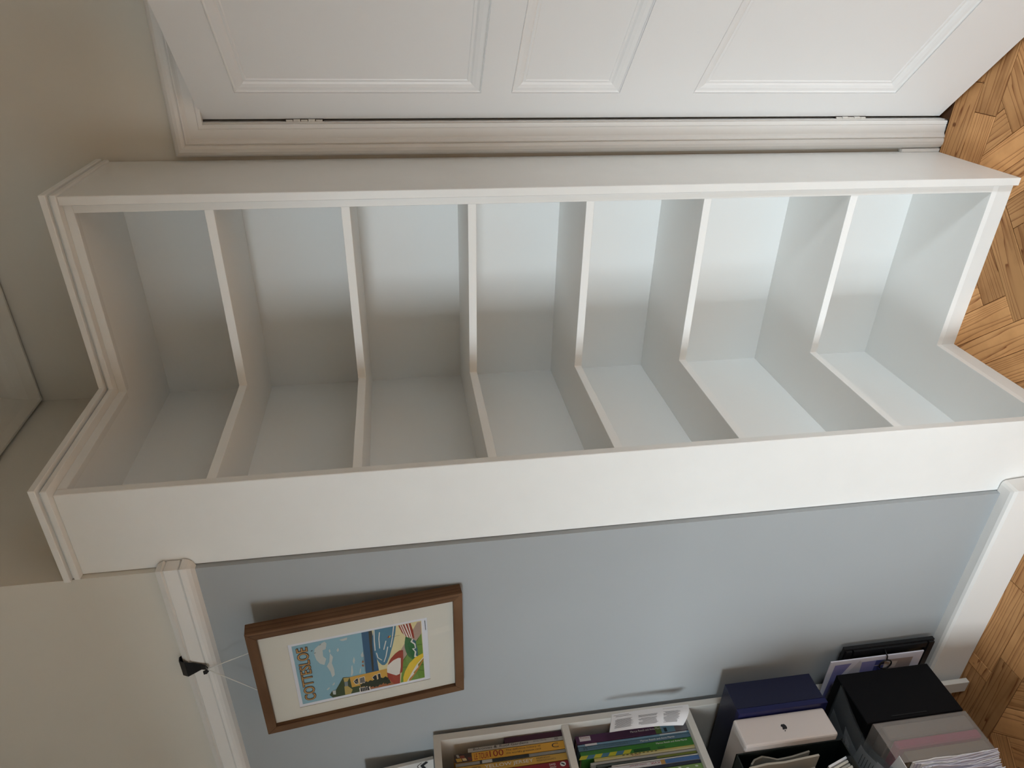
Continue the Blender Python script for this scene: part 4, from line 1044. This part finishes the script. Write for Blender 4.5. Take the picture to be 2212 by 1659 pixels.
_n, _l = CLEAR.node_tree.nodes, CLEAR.node_tree.links
_t = _n.new('ShaderNodeBsdfTransparent'); _t.inputs[0].default_value = (0.80, 0.83, 0.85, 1)
_g = _n.new('ShaderNodeBsdfPrincipled'); _g.inputs['Base Color'].default_value = (0.30, 0.33, 0.36, 1); _g.inputs['Roughness'].default_value = 0.15
_x = _n.new('ShaderNodeMixShader'); _x.inputs[0].default_value = 0.22
_l.new(_t.outputs[0], _x.inputs[1]); _l.new(_g.outputs[0], _x.inputs[2]); _l.new(_x.outputs[0], _n['Material Output'].inputs['Surface'])
sheet('sleeve', wl_, 0.0, 1.0, 0.0, 1.0, 0.004, CLEAR)
sheet('sleeve', wl_, 0.0, 1.0, 0.0, 1.0, -0.0005, CLEAR)
def insheet(label, u0, u1, v0, v1, dz, c, skew=0.0):
    return sheet('insert', wl_, u0, u1, v0, v1, dz, mat('insert_paper', c, rough=0.8), skew=skew)
insheet('', 0.02, 0.75, 0.30, 0.95, 0.0005, (0.26, 0.27, 0.275))
insheet('', 0.25, 0.50, 0.20, 0.60, 0.0012, (0.40, 0.41, 0.42), 0.1)
insheet('', 0.30, 0.38, 0.25, 0.38, 0.0018, (0.62, 0.62, 0.64), 0.05)
insheet('', 0.44, 0.52, 0.34, 0.44, 0.0018, (0.05, 0.05, 0.055))
insheet('', 0.48, 0.70, 0.20, 0.30, 0.0020, (0.10, 0.035, 0.015), 0.12)
insheet('', 0.50, 0.97, 0.08, 0.30, 0.0024, (0.52, 0.52, 0.53), -0.02)
insheet('', 0.72, 0.95, 0.06, 0.16, 0.0030, (0.62, 0.60, 0.64), 0.0)
for i in range(9):
    sheet('insert_print', wl_, 0.56 + 0.035 * i, 0.566 + 0.035 * i, 0.13, 0.26, 0.0028, INK, nu=1, nv=5)
for i in range(6):
    sheet('insert_print', wl_, 0.28 + 0.035 * i, 0.284 + 0.035 * i, 0.30, 0.36, 0.0022, INK, nu=1, nv=3)
en = empty('white_envelope', (-0.80, -0.73, z4 + 0.27)); tag(en, 'white envelope corner poking out under the plastic wallet', 'envelope')
mesh_obj('sheet', [(-0.708, -0.716, z4 + 0.2675), (-0.712, -0.760, z4 + 0.2665), (-0.90, -0.752, z4 + 0.269), (-0.90, -0.690, z4 + 0.270),
                   (-0.708, -0.716, z4 + 0.2690), (-0.712, -0.760, z4 + 0.2680), (-0.90, -0.752, z4 + 0.2705), (-0.90, -0.690, z4 + 0.2715)],
         [(0, 3, 2, 1), (4, 5, 6, 7), (0, 1, 5, 4), (1, 2, 6, 5), (2, 3, 7, 6), (3, 0, 4, 7)], PAPER, en)
